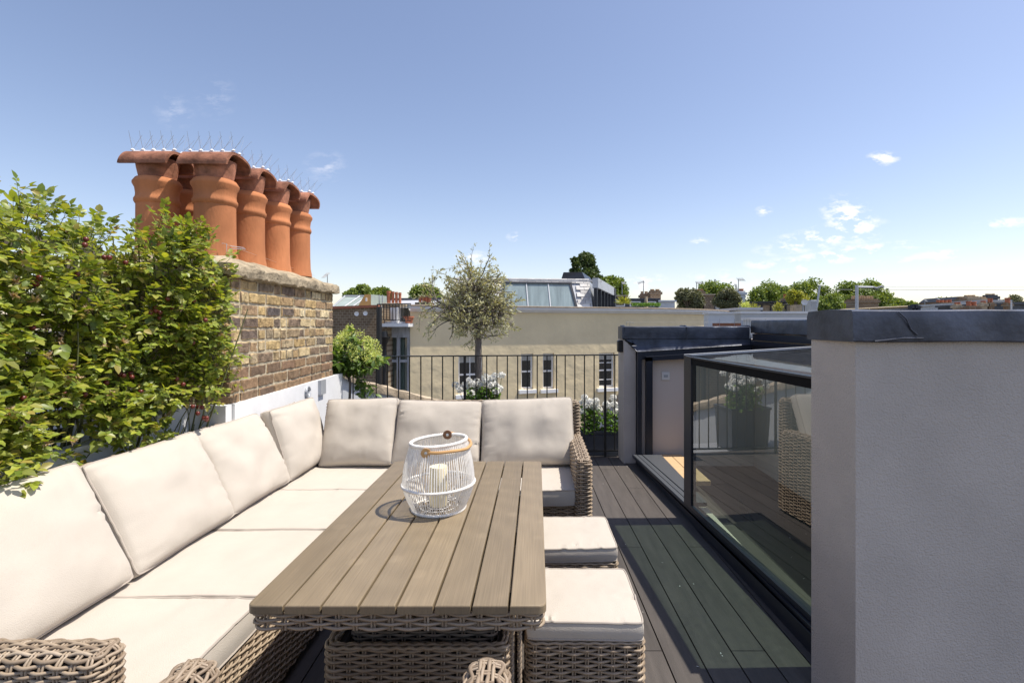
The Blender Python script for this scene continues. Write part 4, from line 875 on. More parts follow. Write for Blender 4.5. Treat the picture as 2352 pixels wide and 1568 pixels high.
def rose():
    root = thing('climbing_rose', (-2.2, 2.2, .8), 'sprawling climbing rose bush with glossy green leaves and dark hips left of the chimney pots', 'rose bush')
    fol, st, dr, cn = MB(), MB(), MB(), MB(); hips = []
    topx = [-400, -200, -60, 0, 60, 110, 130, 190, 240, 270, 300, 340, 380, 430, 465, 492, 505, 530, 545]
    topy = [480, 480, 465, 455, 410, 440, 478, 462, 478, 520, 525, 500, 474, 474, 515, 575, 700, 800, 870]
    botx = [-400, 0, 100, 200, 300, 400, 470, 520, 545]; boty = [1240, 1110, 1080, 1045, 1000, 950, 920, 900, 890]
    def Yf(px): return 1.86 + px/540*.96
    P, D, Nn, L = [], [], [], []
    def compound(p, d, s=1.0):
        # rose leaf: rachis with five or seven leaflets
        d = d/np.linalg.norm(d); up = A(0.35, -.1, 1.0); side = np.cross(d, up); side /= np.linalg.norm(side)+1e-9; nn = np.cross(side, d)
        k = 2; R_ = .052*s
        st.tube([p, p+d*R_*1.0-nn*.001], .0008, 3, cap=False)
        for j in range(k):
            q = p + d*R_*(.42+.42*j)
            for sg in (-1, 1):
                P.append(q); D.append(d*.55+side*sg*.85+RNG.normal(0, .12, 3)); Nn.append(nn+RNG.normal(0, .28, 3)); L.append(.033*s*RNG.uniform(.7, 1.15))
        P.append(p+d*R_); D.append(d+RNG.normal(0, .12, 3)); Nn.append(nn+RNG.normal(0, .28, 3)); L.append(.040*s*RNG.uniform(.8, 1.15))
    def flower_end(p, d, kind):
        if kind == 0:
            hips.append(p)
            for a in range(5): leaves(dr, (p+A(0, 0, .018))[None], A(math.cos(a*1.256), math.sin(a*1.256), .35)[None], A(0, 0, 1)[None], .014, .004)
        else:
            n = 12; leaves(dr, np.repeat(p[None], n, 0), unit(RNG.normal(size=(n, 3))+d*1.0), rand_dirs(n), RNG.uniform(.014, .028, n), RNG.uniform(.005, .012, n), .5, .5)
    def shoot(p0, d0, ln, s=1.0, grav=.35, end=True, r0=.0022):
        n = max(4, int(ln/.032)); p = p0.copy(); d = d0/np.linalg.norm(d0); pts = [p.copy()]
        for i in range(n):
            d = d + RNG.normal(0, .10, 3) + A(.012, -.005, -grav*.09); d /= np.linalg.norm(d); p = p + d*ln/n; pts.append(p.copy())
            if i > 0:
                a = i*2.4+RNG.uniform(0, 1); o = unit(np.cross(d, A(.3, .2, 1))); o2 = np.cross(d, o); ld = (o*math.cos(a)+o2*math.sin(a))*1.0 + d*.45 + A(.15, -.12, .1)
                compound(p, ld, s*RNG.uniform(.8, 1.12))
        st.tube(pts, np.linspace(r0, .0011, len(pts)), 5, cap=False)
        u = RNG.random()
        if end and u < .045: flower_end(pts[-1], d, 0)
        elif end and u < .22: flower_end(pts[-1], d, 1)
        else: compound(pts[-1], d, s)
        return pts
    # body of the bush
    N = 900
    for k in range(N):
        px = RNG.uniform(-320, 492); ty = np.interp(px, topx, topy); by = np.interp(px, botx, boty)
        fy = RNG.random()**.9; py = ty + 88*RNG.uniform(.55, 1.5) + (by-ty-118)*fy
        dep = RNG.uniform(0, .40)*(1 if px < 430 else .35) if RNG.random() < .55 else RNG.uniform(.0, .10)
        p = at(px, py, Yf(px)+dep)
        if p[2] < .98: p = at(px, py, Yf(px)+RNG.uniform(-.06, .03))
        d = A(RNG.normal(.45 if px < 380 else .05, .45), RNG.normal(-.35, .5), RNG.normal(.35, .55))
        shoot(p, d, RNG.uniform(.10, .24), RNG.uniform(.85, 1.15), grav=RNG.uniform(0, .8))
    # upright shoots that break the skyline
    for px0, cnt, hh in ((20, 6, 1.15), (60, 7, 1.2), (105, 5, 1.0), (-60, 6, 1), (190, 6, 1.0), (235, 6, .95), (165, 4, .8), (270, 3, .7), (330, 4, .7), (375, 6, .9), (415, 7, .95), (445, 7, .9), (468, 5, .8), (-180, 6, 1), (490, 5, .6), (500, 3, .5)):
        for _ in range(cnt):
            px = px0+RNG.normal(0, 14); ty = np.interp(px, topx, topy); dep = RNG.uniform(0.0, .30 if px < 330 else .10)
            p = at(px+RNG.normal(0, 12), ty+118*RNG.uniform(.9, 1.3), Yf(px)+dep); ln = 88*hh*RNG.uniform(.75, 1.12)*Yf(px)/CF
            shoot(p, A(RNG.normal(.05, .18), RNG.normal(0, .15), 1), ln, RNG.uniform(.8, 1.05), grav=.1)
    # sprays leaning to the right over the chimney and wall
    for px, py in ((485, 600), (480, 560), (480, 700), (480, 640), (490, 800), (505, 850), (510, 880), (480, 760), (470, 910), (430, 930)):
        for _ in range(2):
            p = at(px-55, py+RNG.normal(0, 22), Yf(px)-.02); shoot(p, A(1, -.25, RNG.normal(.1, .3)), RNG.uniform(.10, .17), .9, grav=.5)
    P, D, Nn, L = map(np.array, (P, D, Nn, L)); leaves(fol, P, D, Nn, L, L*RNG.uniform(.58, .74, len(L)), .28, .14)
    # arching canes rising from the planter
    for k in range(46):
        px = RNG.uniform(60, 470); b = at(px, 1110-.3*px, Yf(px)+RNG.uniform(.08, .3)); b[2] = .62
        t = at(px+RNG.normal(15, 60), RNG.uniform(520, 830), Yf(px)+RNG.uniform(.05, .3)); mid = (b+t)/2 + A(RNG.normal(.06, .05), RNG.normal(-.03, .05), 0); q = np.linspace(0, 1, 9)[:, None]
        cn.tube(b*(1-q)**2+2*mid*q*(1-q)+t*q*q, np.linspace(RNG.uniform(.004, .008), .0025, 9), 6, cap=False)
    for k in range(26):
        px = RNG.uniform(260, 440); b = at(px, 1010-.18*(px-260), Yf(px)+.12); b[2] = .50; t = b + A(RNG.normal(.06, .09), RNG.normal(-.02, .08), RNG.uniform(.35, .60)); mid = (b+t)/2 + A(RNG.normal(0, .04), 0, 0); q = np.linspace(0, 1, 8)[:, None]
        cn.tube(b*(1-q)**2+2*mid*q*(1-q)+t*q*q, np.linspace(.0045, .0022, 8), 5, cap=False)
    for px, py in ((468, 938), (472, 962), (462, 955), (452, 948), (415, 880), (200, 555), (275, 862), (300, 870), (330, 905), (245, 590), (250, 880), (345, 720), (360, 712), (368, 728), (392, 700), (150, 905), (92, 640)):
        for _ in range(2): p = at(px+RNG.normal(0, 6), py+RNG.normal(0, 6), Yf(px)-.10+RNG.normal(0, .02)); hips.append(p); st.tube([p+A(0, 0, .01), p+A(-.02, .05, .06)], .001, 4, cap=False)
    fol.build('foliage', M['rose'], root, sharp=0); st.build('stems', M['cane'], root, sharp=0); cn.build('canes', M['cane'], root, sharp=0); 
    for p in hips[:80]: hp = MB(); hp.lathe([(.0005, -.011), (.006, -.008), (.0115, .0), (.009, .009), (.003, .012), (.0005, .012)], p, 8); hp.build('rose_hip', M['hip'], root, sharp=0)
    dr.build('dried_blooms', M['dried'], root, sharp=0)
rose()

def hydrangea():
    c = A(-1.86, 4.95, 1.05); root = thing('standard_hydrangea', (c[0], c[1], .35), 'small round standard hydrangea with yellow green blooms at the end of the parapet', 'shrub')
    s = MB(); s.tube([(c[0]+.03, c[1], .30), (c[0]+.01, c[1], .60), (c[0]+.02, c[1], .85), (c[0], c[1], 1.0)], [.014, .013, .012, .008], 8)
    P, D = [], []
    for k in range(70):
        d = rand_dirs(1)[0]; d[2] = abs(d[2])*.9-.25; d /= np.linalg.norm(d); b = A(c[0], c[1], .92+RNG.uniform(-.05, .1)); e = c + d*A(.29, .26, .27)*RNG.choice((.6, .8, 1.0, 1.2))
        pts = [b+(e-b)*t+A(0, 0, .03*math.sin(t*3.1)) for t in np.linspace(0, 1, 6)]; s.tube(pts, .0028, 4, cap=False)
        for t in np.linspace(.35, 1, 6):
            q = b+(e-b)*t
            for _ in range(4): P.append(q); D.append(unit(RNG.normal(size=3)+d*.8+A(0, 0, -.15)))
    for k in range(8):       # trailing twigs low on the right
        b = c+A(.05, 0, -.12); e = c+A(RNG.uniform(.12, .30), RNG.uniform(-.1, .1), RNG.uniform(-.45, -.2)); s.tube([b, (b+e)/2+A(.03, 0, .03), e], .0025, 4, cap=False)
        for t in np.linspace(.3, 1, 5): P.append(b+(e-b)*t); D.append(A(RNG.normal(.3, .5), RNG.normal(0, .5), RNG.normal(-.5, .3))); P.append(b+(e-b)*t); D.append(A(RNG.normal(0, .5), RNG.normal(0, .5), RNG.normal(-.3, .3)))
    s.build('trunk', M['bark'], root)
    P, D = np.array(P), np.array(D); n = len(P); m = MB(); L = RNG.uniform(.045, .085, n); leaves(m, P, D, RNG.normal(0, .5, (n, 3))+A(.2, -.1, 1), L, L*.5, .2, .3); m.build('foliage', M['hyd'], root, sharp=0)
    for k in range(26):
        f = MB()
        d = rand_dirs(1)[0]; d[2] = abs(d[2]); q = c + A(d[0]*.29, d[1]*.22, .10+d[2]*.19+RNG.normal(0, .03))
        if k < 4: q = c + A(.22+k*.03, -.05, .02+.01*k)
        n = 150; t = RNG.random((n, 1)); a = rand_dirs(n)*A(.055, .055, .085)*RNG.uniform(.5, 1, (n, 1)); PP = q + a; quadleaves(f, PP, rand_dirs(n)+unit(a)*.6, rand_dirs(n), RNG.uniform(.010, .018, n), RNG.uniform(.009, .014, n)); f.build('bloom', M['hydfl'], root, sharp=0)
    p = MB(); p.lathe([(.001, 0), (.14, 0), (.17, .30), (.175, .33), (.155, .33), (.15, .29), (.001, .28)], (c[0], c[1], 0), 28)
    o = p.build('plant_pot', M['trough'], None, loc=(c[0], c[1], 0)); tag(o, 'round dark pot holding the standard hydrangea behind the sofa corner', 'plant pot')
hydrangea()

def olive():
    bx, by = -.665, 5.78; root = thing('olive_tree', (bx, by, .45), 'slender potted olive tree with silvery crown standing behind the railing', 'olive tree')
    t = MB(); tr = [at(1105, 918, by), at(1102, 880, by), at(1098, 840, by), at(1099, 790, by), at(1096, 745, by)]; tr[0] = A(tr[0][0], by, .42)
    q = [A(*p) for p in tr]; rr = [.052, .046, .040, .038, .042]; Q, s_, L_ = resample(np.array(q), .03, False)
    rad = np.interp(s_, np.linspace(0, L_, 5), rr)*(1+RNG.normal(0, .05, len(s_))); t.tube(Q, rad, 12)
    P, D = [], []; top = Q[-1]
    def twig(p, d, ln, r, lv):
        n = max(3, int(ln/.05)); pts = [p]; 
        for i in range(n):
            d = unit(d + RNG.normal(0, .20, 3) + A(0, 0, .04)); p = p + d*ln/n; pts.append(p)
            if lv == 2 or (lv == 1 and i > 1):
                for _ in range(4 if lv == 2 else 2): P.append(p+RNG.normal(0, .006, 3)); D.append(unit(d*.9+RNG.normal(0, .55, 3)))
            if lv == 0 and i > 0:
                for _ in range(2): twig(p, unit(d*.6+RNG.normal(0, .65, 3)), ln*RNG.uniform(.45, .75), r*.45, 1)
            if lv == 1 and i > 0 and RNG.random() < .75: twig(p, unit(d*.5+RNG.normal(0, .75, 3)), RNG.uniform(.09, .19), r*.4, 2)
        t.tube(pts, np.linspace(r, r*.45, len(pts)), 5, cap=False)
    mains = [(-.75, .0, .75, .42), (.75, .1, .7, .42), (-.3, .4, .9, .45), (.35, -.35, .95, .42), (-.15, -.2, 1.1, .52), (.55, .5, .6, .36), (-.7, -.4, .35, .38), (.95, -.2, .32, .40), (-.9, .3, .2, .32), (.1, .3, 1.1, .50), (-.35, -.1, 1.2, .54), (.25, .1, 1.2, .48)]
    for x, y, z, ln in mains: twig(top, unit(A(x, y, z)), ln, .017, 0)
    for _ in range(14): twig(top+A(RNG.normal(0, .05), 0, -RNG.uniform(.0, .15)), unit(A(RNG.normal(0, 1), RNG.normal(0, .8), RNG.normal(-.1, .3))), RNG.uniform(.22, .38), .006, 1)
    t.build('trunk', M['bark'], root, sharp=0)
    P, D = np.array(P), np.array(D); n = len(P); m = MB(); L = RNG.uniform(.034, .062, n); quadleaves(m, P, D, rand_dirs(n), L, L*.28); m.build('foliage', M['olive'], root, sharp=0)
olive()

def trough(x0, x1, y0, y1, z0, z1, label, panel=True):
    root = thing('planter_trough', ((x0+x1)/2, (y0+y1)/2, z0), label, 'planter'); m = MB()
    h = z1-z0; ta = .02
    m.hexa([(x0+ta, y0+ta, z0), (x1-ta, y0+ta, z0), (x1-ta, y1-ta, z0), (x0+ta, y1-ta, z0)], [(x0, y0, z1), (x1, y0, z1), (x1, y1, z1), (x0, y1, z1)]); m.build('box', M['trough'], root, smooth=False)
    r = MB(); rr = .012
    for a, b in (((x0-rr, y0-rr), (x1+rr, y0+.015)), ((x0-rr, y1-.015), (x1+rr, y1+rr)), ((x0-rr, y0+.0155), (x0+.015, y1-.0155)), ((x1-.015, y0+.0155), (x1+rr, y1-.0155))): r.bb(a[0], b[0], a[1], b[1], z1-.012, z1+.012)
    r.build('rim', M['trough'], root, smooth=False)
    if panel:
        p = MB(); q = rrect(x0+.07, x1-.07, z0+.04, z1-.045, .03); yy = lambda z: y0+ta*(z1-z)/h; p.tube(np.array([(a, yy(b)-.004, b) for a, b, _ in q]), .006, 6, closed=True); p.build('panel_moulding', M['trough'], root)
    s = MB(); s.bb(x0+.016, x1-.016, y0+.016, y1-.016, z1+.002, z1+.006); s.build('soil', M['soil'], root, smooth=False)
def geranium(x0, x1, y, z, hgt, nfl, label, spread=.09):
    root = thing('white_geranium', ((x0+x1)/2, y, z), label, 'flowering plant', 'white geraniums behind the railing'); st, lf, fl = MB(), MB(), MB(); P, D = [], []
    for k in range(nfl):
        b = A(RNG.uniform(x0, x1), y+RNG.normal(0, .04), z); e = b + A(RNG.normal(0, .06), RNG.normal(0, .05), hgt*RNG.uniform(.6, 1.05)); st.tube([b, (b+e)/2+A(0, 0, .02), e], .0028, 4, cap=False)
        n = 60; a = rand_dirs(n); a[:, 2] = a[:, 2]*.75+.1; PP = e + a*.036; S = RNG.uniform(.019, .028, n); fl = MB(); leaves(fl, PP, unit(np.cross(a, rand_dirs(n))), a, S, S*.95, .1, -.1); fl.build('bloom', M['gerfl'], root, sharp=0)
    for k in range(nfl*30):
        b = A(RNG.uniform(x0, x1), y+RNG.normal(0, .06), z+hgt*.72*RNG.random()**1.3); P.append(b); D.append(unit(RNG.normal(size=3)+A(0, -.4, .3)))
    P, D = np.array(P), np.array(D); n = len(P); S = RNG.uniform(.022, .042, n); leaves(lf, P, D, RNG.normal(0, .5, (n, 3))+A(.2, -.3, 1), S, S*1.05, .25, .1)
    st.build('stems', M['cane'], root, sharp=0); lf.build('leaves', M['ger'], root, sharp=0)
trough(-.92, -.42, 5.60, 5.98, -.05, .44, 'tall dark planter holding the olive tree behind the railing', False)
geranium(-.80, -.62, 5.66, .44, .36, 15, 'white geranium around the foot of the olive trunk, left clump')
geranium(-.60, -.42, 5.66, .44, .40, 17, 'white geranium right of the olive trunk, tallest blooms')
trough(.50, 1.15, 5.62, 5.86, -.06, .225, 'dark slate trough of white geraniums beside the grey pier')
geranium(.50, .72, 5.70, .22, .37, 17, 'white geranium in the slate trough, next to the sofa arm')
geranium(.76, .98, 5.70, .22, .30, 13, 'white geranium in the slate trough, right end by the pier')
trough(.17, .47, 5.62, 5.86, -.06, .215, 'dark slate trough end just left of the geranium trough', False)
m = MB(); m.bb(-2.6, 1.4, 5.5, 6.1, -.4, -.062); o = m.build('outer_ledge', M['roofgrey'], smooth=False); tag(o, kind='structure')

def tree(px, pw, ytop, Y, mt, label, ybase=None, name='tree', seed=0, group=None, dens=1.0, leaf=.16, shape='round', lean=0, n=None):
    # crown of width pw (photo px) whose top is at photo row ytop, at distance Y
    rng = np.random.default_rng(seed+int(px)); sc = Y/CF; top = at(px, ytop, Y); r = pw*sc/2; gz = -9
    chh = r*1.7 if shape == 'round' else (746-ytop)*sc+6
    cz = top[2]-chh/2; r *= 1.18 if shape == 'round' else 2.0; chh = r*1.5 if shape == 'round' else chh; root = thing(name, (top[0], Y, gz), label, 'tree', group); t = MB()
    t.tube([(top[0]-.2, Y, gz), (top[0], Y, cz-chh*.3), (top[0]+lean, Y, cz+chh*.2)], [r*.10+.12, r*.07+.08, .05], 8)
    nl = int(26*dens) if shape == 'round' else int(34*dens)
    lobes = []
    for k in range(nl):
        d = rng.normal(size=3); d /= np.linalg.norm(d); w = 1.0 if shape == 'round' else max(.35, 1-max(0, d[2]-.1)**1.3)*1.15
        c = A(top[0]+d[0]*r*(.78 if shape == 'round' else .7)*w+lean*(d[2] > 0), Y+d[1]*r*.6*w, cz+d[2]*chh*.40); lobes.append((c, r*rng.uniform(.20, .42)*(1 if shape == 'round' else .72)))
        t.tube([(top[0], Y, cz-chh*.3), tuple((A(top[0], Y, cz)+c)/2), tuple(c)], [r*.05+.04, r*.03+.03, .02], 5, cap=False)
    t.build('trunk', M['trunk'], root, sharp=0); f = MB()
    for c, lr in lobes:
        k = int((n or 400)*dens); a = unit(rng.normal(size=(k, 3))); rad = lr*rng.uniform(.45, 1.12, (k, 1)); P = c + a*rad*A(1, 1, .85)
        D = unit(a*.4+rng.normal(size=(k, 3))); S = leaf*rng.uniform(.6, 1.4, k); quadleaves(f, P, D, unit(a+rng.normal(0, .6, (k, 3))), S, S*.75)
    f.build('crown', M[mt], root, sharp=0)
    return root

# ================================================================ the neighbourhood beyond the railing
GZ = -9.0
m = MB(); m.quad((-900, -200, GZ), (900, -200, GZ), (900, 1600, GZ), (-900, 1600, GZ)); o = m.build('ground', M['ground'], smooth=False); tag(o, kind='structure')

def wall_holes(mb, P0, P1, z0, z1, holes, rev=.12):
    P0, P1 = A(*P0, 0), A(*P1, 0); L = np.linalg.norm(P1-P0); d = (P1-P0)/L; n = A(d[1], -d[0], 0)      # n toward the viewer when d runs to the right
    xs = sorted({0, L, *[h[0] for h in holes], *[h[1] for h in holes]}); zs = sorted({z0, z1, *[h[2] for h in holes], *[h[3] for h in holes]})
    for i in range(len(xs)-1):
        for j in range(len(zs)-1):
            a, b, c, e = xs[i], xs[i+1], zs[j], zs[j+1]; mx, mz = (a+b)/2, (c+e)/2
            if any(h[0] < mx < h[1] and h[2] < mz < h[3] for h in holes): continue
            mb.quad(P0+d*a+A(0, 0, c), P0+d*b+A(0, 0, c), P0+d*b+A(0, 0, e), P0+d*a+A(0, 0, e))
    for a, b, c, e in holes:
        q = [P0+d*a+A(0, 0, c), P0+d*b+A(0, 0, c), P0+d*b+A(0, 0, e), P0+d*a+A(0, 0, e)]
        for k in range(4): mb.quad(q[k], q[(k+1) % 4], q[(k+1) % 4]-n*rev, q[k]-n*rev)
    return d, n

def obox(mb, p, d, n, a, b, z0, z1, o0, o1):
    # box between distances a..b along d, z0..z1, offsets o0..o1 along n
    P = [p+d*a+n*o1, p+d*b+n*o1, p+d*b+n*o0, p+d*a+n*o0]; mb.hexa([tuple(q+A(0, 0, z0)) for q in P], [tuple(q+A(0, 0, z1)) for q in P])

def cream_building():
    P0 = A(-3.53, 14.0, 0); d = A(1, .36, 0); d /= np.linalg.norm(d); n = A(d[1], -d[0], 0); SL = .36
    root = thing('cream_building', (0, 15.5, GZ), 'long cream stuccoed building with pale cornice and curved corner beyond the railing', 'building')
    def S(px):     # distance along the wall for a photo column
        t = (px-CPX)/CF; x0, y0 = P0[0], P0[1]; u = (t*y0-x0)/(1-t*SL); return u*math.hypot(1, SL)
    def Z(px, py): s = S(px); Y = P0[1]+d[1]*s; return CH-(py-CPY)*Y/CF
    wins = [(1053, 1109, 815, 905), (1197, 1225, 812, 894), (1247, 1273, 811, 893), (1376, 1412, 810, 890)]
    holes = []
    for a, b, t, bo in wins: holes.append((S(a), S(b), Z((a+b)/2, bo), Z((a+b)/2, t)))
    L = S(1490); zc = 1.90
    # lower storeys below the frame keep the same rhythm
    lowr = [(h[0], h[1], h[2]-3.2, h[3]-3.2) for h in holes]
    m = MB(); P1 = P0+d*L; dd, nn = wall_holes(m, P0[:2], P1[:2], GZ, zc, holes+lowr, .16)
    # curved end
    arc = []; ang0 = math.atan2(d[1], d[0]); p = P1.copy(); k = 16
    for i in range(k+1):
        arc.append(p.copy()); a = ang0 + (R(84)-ang0)*(i+.5)/k; p = p + A(math.cos(a), math.sin(a), 0)*.47
    arc = arc + [arc[-1]+A(.3, 3.0, 0)]
    g = np.array([[q+A(0, 0, GZ) for q in arc], [q+A(0, 0, zc) for q in arc]]); m.grid(g)
    bk = P0+A(-.5, 10, 0); m.quad(P0+A(0, 0, GZ), P0+A(0, 0, zc), bk+A(0, 0, zc), bk+A(0, 0, GZ))
    m.build('stucco_wall', M['beige'], root, smooth=True, sharp=40)
    # cornice following the wall
    prof = [(0, zc-.10), (.05, zc-.10), (.06, zc-.06), (.13, zc-.05), (.16, zc-.0), (.16, zc+.05), (0, zc+.05)]
    line = [P0] + [P0+d*L*t for t in (.25, .5, .75)] + arc
    line = np.array(line); T = np.gradient(line, axis=0); T /= np.linalg.norm(T, axis=1, keepdims=True); NN = np.stack([T[:, 1], -T[:, 0], 0*T[:, 0]], 1)
    c = MB(); c.grid(np.array([[line[i]+NN[i]*o_+A(0, 0, z) for o_, z in prof] for i in range(len(line))])); c.add([line[0]+NN[0]*o_+A(0, 0, z) for o_, z in prof], None, [(0, i, i+1) for i in range(1, 6)]); c.build('cornice', M['cornice'], root, sharp=30)
    c = MB(); prof2 = [(.18, zc+.052), (.18, zc+.085), (.04, zc+.10), (-.5, zc+.10)]; c.grid(np.array([[line[i]+NN[i]*o_+A(0, 0, z) for o_, z in prof2] for i in range(len(line))])); c.grid(np.array([[line[i]+NN[i]*o_+A(0, 0, z) for o_, z in ((.0, zc+.0515), (.18, zc+.0515))] for i in range(len(line))])); c.build('parapet_top', M['cop_top'], root, sharp=30)
    c = MB(); c.add([P0+A(-.5, 0, zc+.02), P1+A(0, 0, zc+.02), arc[8]+A(0, 0, zc+.02), arc[-1]+A(0, 0, zc+.02), P0+A(2, 14, zc+.02)], None, [(0, 1, 2), (0, 2, 3), (0, 3, 4)]); c.build('flat_roof', M['roofgrey'], root, smooth=False)
    dark = MB()
    for hi, (a, b, z0, z1) in enumerate(holes+lowr):
        w = MB(); f = .05; o0, o1 = -.15, -.10
        obox(w, P0, dd, nn, a, a+f, z0, z1, o0, o1); obox(w, P0, dd, nn, b-f, b, z0, z1, o0, o1); obox(w, P0, dd, nn, a+f, b-f, z0, z0+f*1.2, o0, o1); obox(w, P0, dd, nn, a+f, b-f, z1-f, z1, o0, o1)
        mid = (z0+z1)/2; obox(w, P0, dd, nn, a+f, b-f, mid-.03, mid+.02, o0, o1-.01)
        if hi in (0, 3, 4, 7):
            obox(w, P0, dd, nn, (a+b)/2-.012, (a+b)/2+.012, z0+f*1.2, mid-.03, o0, o1-.015); obox(w, P0, dd, nn, (a+b)/2-.012, (a+b)/2+.012, mid+.02, z1-f, o0, o1-.015)
            if hi == 3: 
                for zz in (z0+(mid-z0)*.45, mid+(z1-mid)*.42): obox(w, P0, dd, nn, a+f, b-f, zz-.015, zz+.015, o0, o1-.017)
        wo = w.build('window', M['winwhite'], root, smooth=False)
        s = MB(); obox(s, P0, dd, nn, a-.09, b+.09, z0-.11, z0-.005, -.05, .11); s.build('sill', M['winwhite'], wo, smooth=False)
        g = MB(); q = P0-nn*.14; g.quad(q+dd*a+A(0, 0, z0), q+dd*b+A(0, 0, z0), q+dd*b+A(0, 0, z1), q+dd*a+A(0, 0, z1)); g.build('pane', M['pane'], wo, smooth=False)
        if hi < 4:
            g = MB(); q = P0-nn*.128; g.quad(q+dd*(a+f)+A(0, 0, z1-(z1-z0)*.20), q+dd*(b-f)+A(0, 0, z1-(z1-z0)*.20), q+dd*(b-f)+A(0, 0, z1-f), q+dd*(a+f)+A(0, 0, z1-f)); g.build('blind', M['curtain'], wo, smooth=False)
cream_building()

def slate_penthouse():
    root = thing('slate_penthouse', (1, 18.6, 2), 'slate clad mansard penthouse with a wide tinted window above the cream building', 'penthouse')
    Y0 = 17.6; 
    A0 = at(1040, 702, Y0); B0 = at(1362, 702, Y0+.6); A0[2] = B0[2] = 1.95; zt = 3.12
    d = B0-A0; d[2] = 0; L = np.linalg.norm(d); d /= L; n = A(d[1], -d[0], 0); back = .62
    def P(s, t): return A0 + d*s - n*back*t + A(0, 0, (zt-1.95)*t)
    core = MB(); a, b, c_, e = P(0, 0), P(L, 0), P(L, 1), P(0, 1); core.hexa([a-n*.02, b-n*.02-d*.02, b-n*4.5+d*1.35, a-n*4.5], [e-n*.02, c_-n*.02-d*.02, c_-n*3.9+d*1.2, e-n*3.9]); core.build('core', M['zinc'], root, smooth=False)
    def sx(px): t = (px-CPX)/CF; return ((t*A0[1]-A0[0])/(1-t*d[1]/d[0]))/d[0]
    w0, w1 = sx(1160), sx(1316); sl = MB(); rows = 9; cw = .30
    for r in range(rows):
        t0, t1 = r/rows, (r+1)/rows+.03
        s = -(r % 2)*cw/2
        while s < L:
            a, b = max(0, s), min(L, s+cw-.012)
            if b > a+.03 and (r >= rows-1 or (b < w0 or a > w1+.02*r)):
                oo = .030+RNG.uniform(0, .008); q = [P(a, t0)+n*oo, P(b, t0)+n*oo, P(b, t1)+n*.012, P(a, t1)+n*.012]; sl.hexa([q[0]-n*.012, q[1]-n*.012, q[1], q[0]], [q[3]-n*.012, q[2]-n*.012, q[2], q[3]])
            s += cw
    sl.build('slates', M['slate'], root, smooth=False)
    tp = MB(); 
    s = 0
    while s < L+.2: tp.hexa([P(s, .93)+n*.03, P(s+.28, .93)+n*.03, P(s+.28, .93)-n*.2, P(s, .93)-n*.2], [P(s, 1.0)+n*.07, P(s+.28, 1.0)+n*.07, P(s+.28, 1)-n*.2, P(s, 1)-n*.2]); s += .29
    tp.build('top_course', M['slate'], root, smooth=False)
    w = MB(); t0, t1 = .04, .86
    def bar(s0, s1, ta, tb, o=.11, s0b=None, s1b=None):
        s0b = s0 if s0b is None else s0b; s1b = s1 if s1b is None else s1b
        w.hexa([P(s0, ta)+n*o, P(s1, ta)+n*o, P(s1, ta)-n*.01, P(s0, ta)-n*.01], [P(s0b, tb)+n*o, P(s1b, tb)+n*o, P(s1b, tb)-n*.01, P(s0b, tb)-n*.01])
    bar(w0-.04, w0, 0, t1); bar(w1+.11, w1+.19, 0, t1, s0b=w1-.05, s1b=w1+.03); bar(w0-.04, w1+.04, t1, t1+.05, .12)
    fr = w.build('window_frame', M['frame'], root, smooth=False)
    g = MB(); g.quad(P(w0, t0)+n*.06, P(w1+.11, t0)+n*.06, P(w1-.05, t1)+n*.06, P(w0, t1)+n*.06)
    gm = mat('tinted_window', (.23, .285, .29), rough=.12, var=.25, vscale=1.5, spec=.8, stretch=(4, 1, .2)); g.build('window_pane', gm, fr, smooth=False)
    mu = MB()
    for f in (.33, .66): s = w0+(w1-w0)*f; mu.hexa([P(s, t0)+n*.09, P(s+.035, t0)+n*.09, P(s+.035, t0)+n*.05, P(s, t0)+n*.05], [P(s-.02, t1)+n*.09, P(s+.015, t1)+n*.09, P(s+.015, t1)+n*.05, P(s-.02, t1)+n*.05])
    mu.hexa([P(w0, 0)+n*.1, P(w1+.11, 0)+n*.1, P(w1+.11, 0), P(w0, 0)], [P(w0, t0)+n*.1, P(w1+.10, t0)+n*.1, P(w1+.10, t0), P(w0, t0)]); mu.build('mullion', M['greywall'], fr, smooth=False)
    # glazed right flank
    c0 = B0+d*.02; c1 = at(1403, 700, 23); c1[2] = 1.95; dd = c1-c0; dd[2] = 0; l2 = np.linalg.norm(dd); dd /= l2; n2 = A(dd[1], -dd[0], 0)
    k = MB(); k.hexa([c0+n2*.1, c1+n2*.1, c1-n2*.3, c0-n2*.3], [c0+n2*.1-n*.1+A(0, 0, .95), c1+n2*.1+A(0, 0, .95), c1-n2*.3+A(0, 0, .95), c0-n2*.3+A(0, 0, .95)]) if False else None
    fs = MB(); obox(fs, A(c0[0], c0[1], 0), dd, n2, .05, l2, 2.78, 3.14, -.05, .16); fs.build('flank_fascia', M['zinc'], root, smooth=False)
    for q in np.linspace(.1, l2-.1, 6): fl = MB(); obox(fl, A(c0[0], c0[1], 0), dd, n2, q-.05, q+.05, 1.95, 2.775, 0, .13); fl.build('flank_mullion', M['frame'], root, smooth=False)
    fl = MB(); obox(fl, A(c0[0], c0[1], 0), dd, n2, l2-.04, l2+.3, 1.9, 3.1, -.2, .2); fo = fl.build('flank_end_panel', M['frame'], root, smooth=False)
    gl = MB(); q = A(c0[0], c0[1], 0)+n2*.06; gl.quad(q+A(0, 0, 1.95), q+dd*l2+A(0, 0, 1.95), q+dd*l2+A(0, 0, 2.78), q+A(0, 0, 2.78)); gl.build('flank_glass', M['pane'], root, smooth=False)
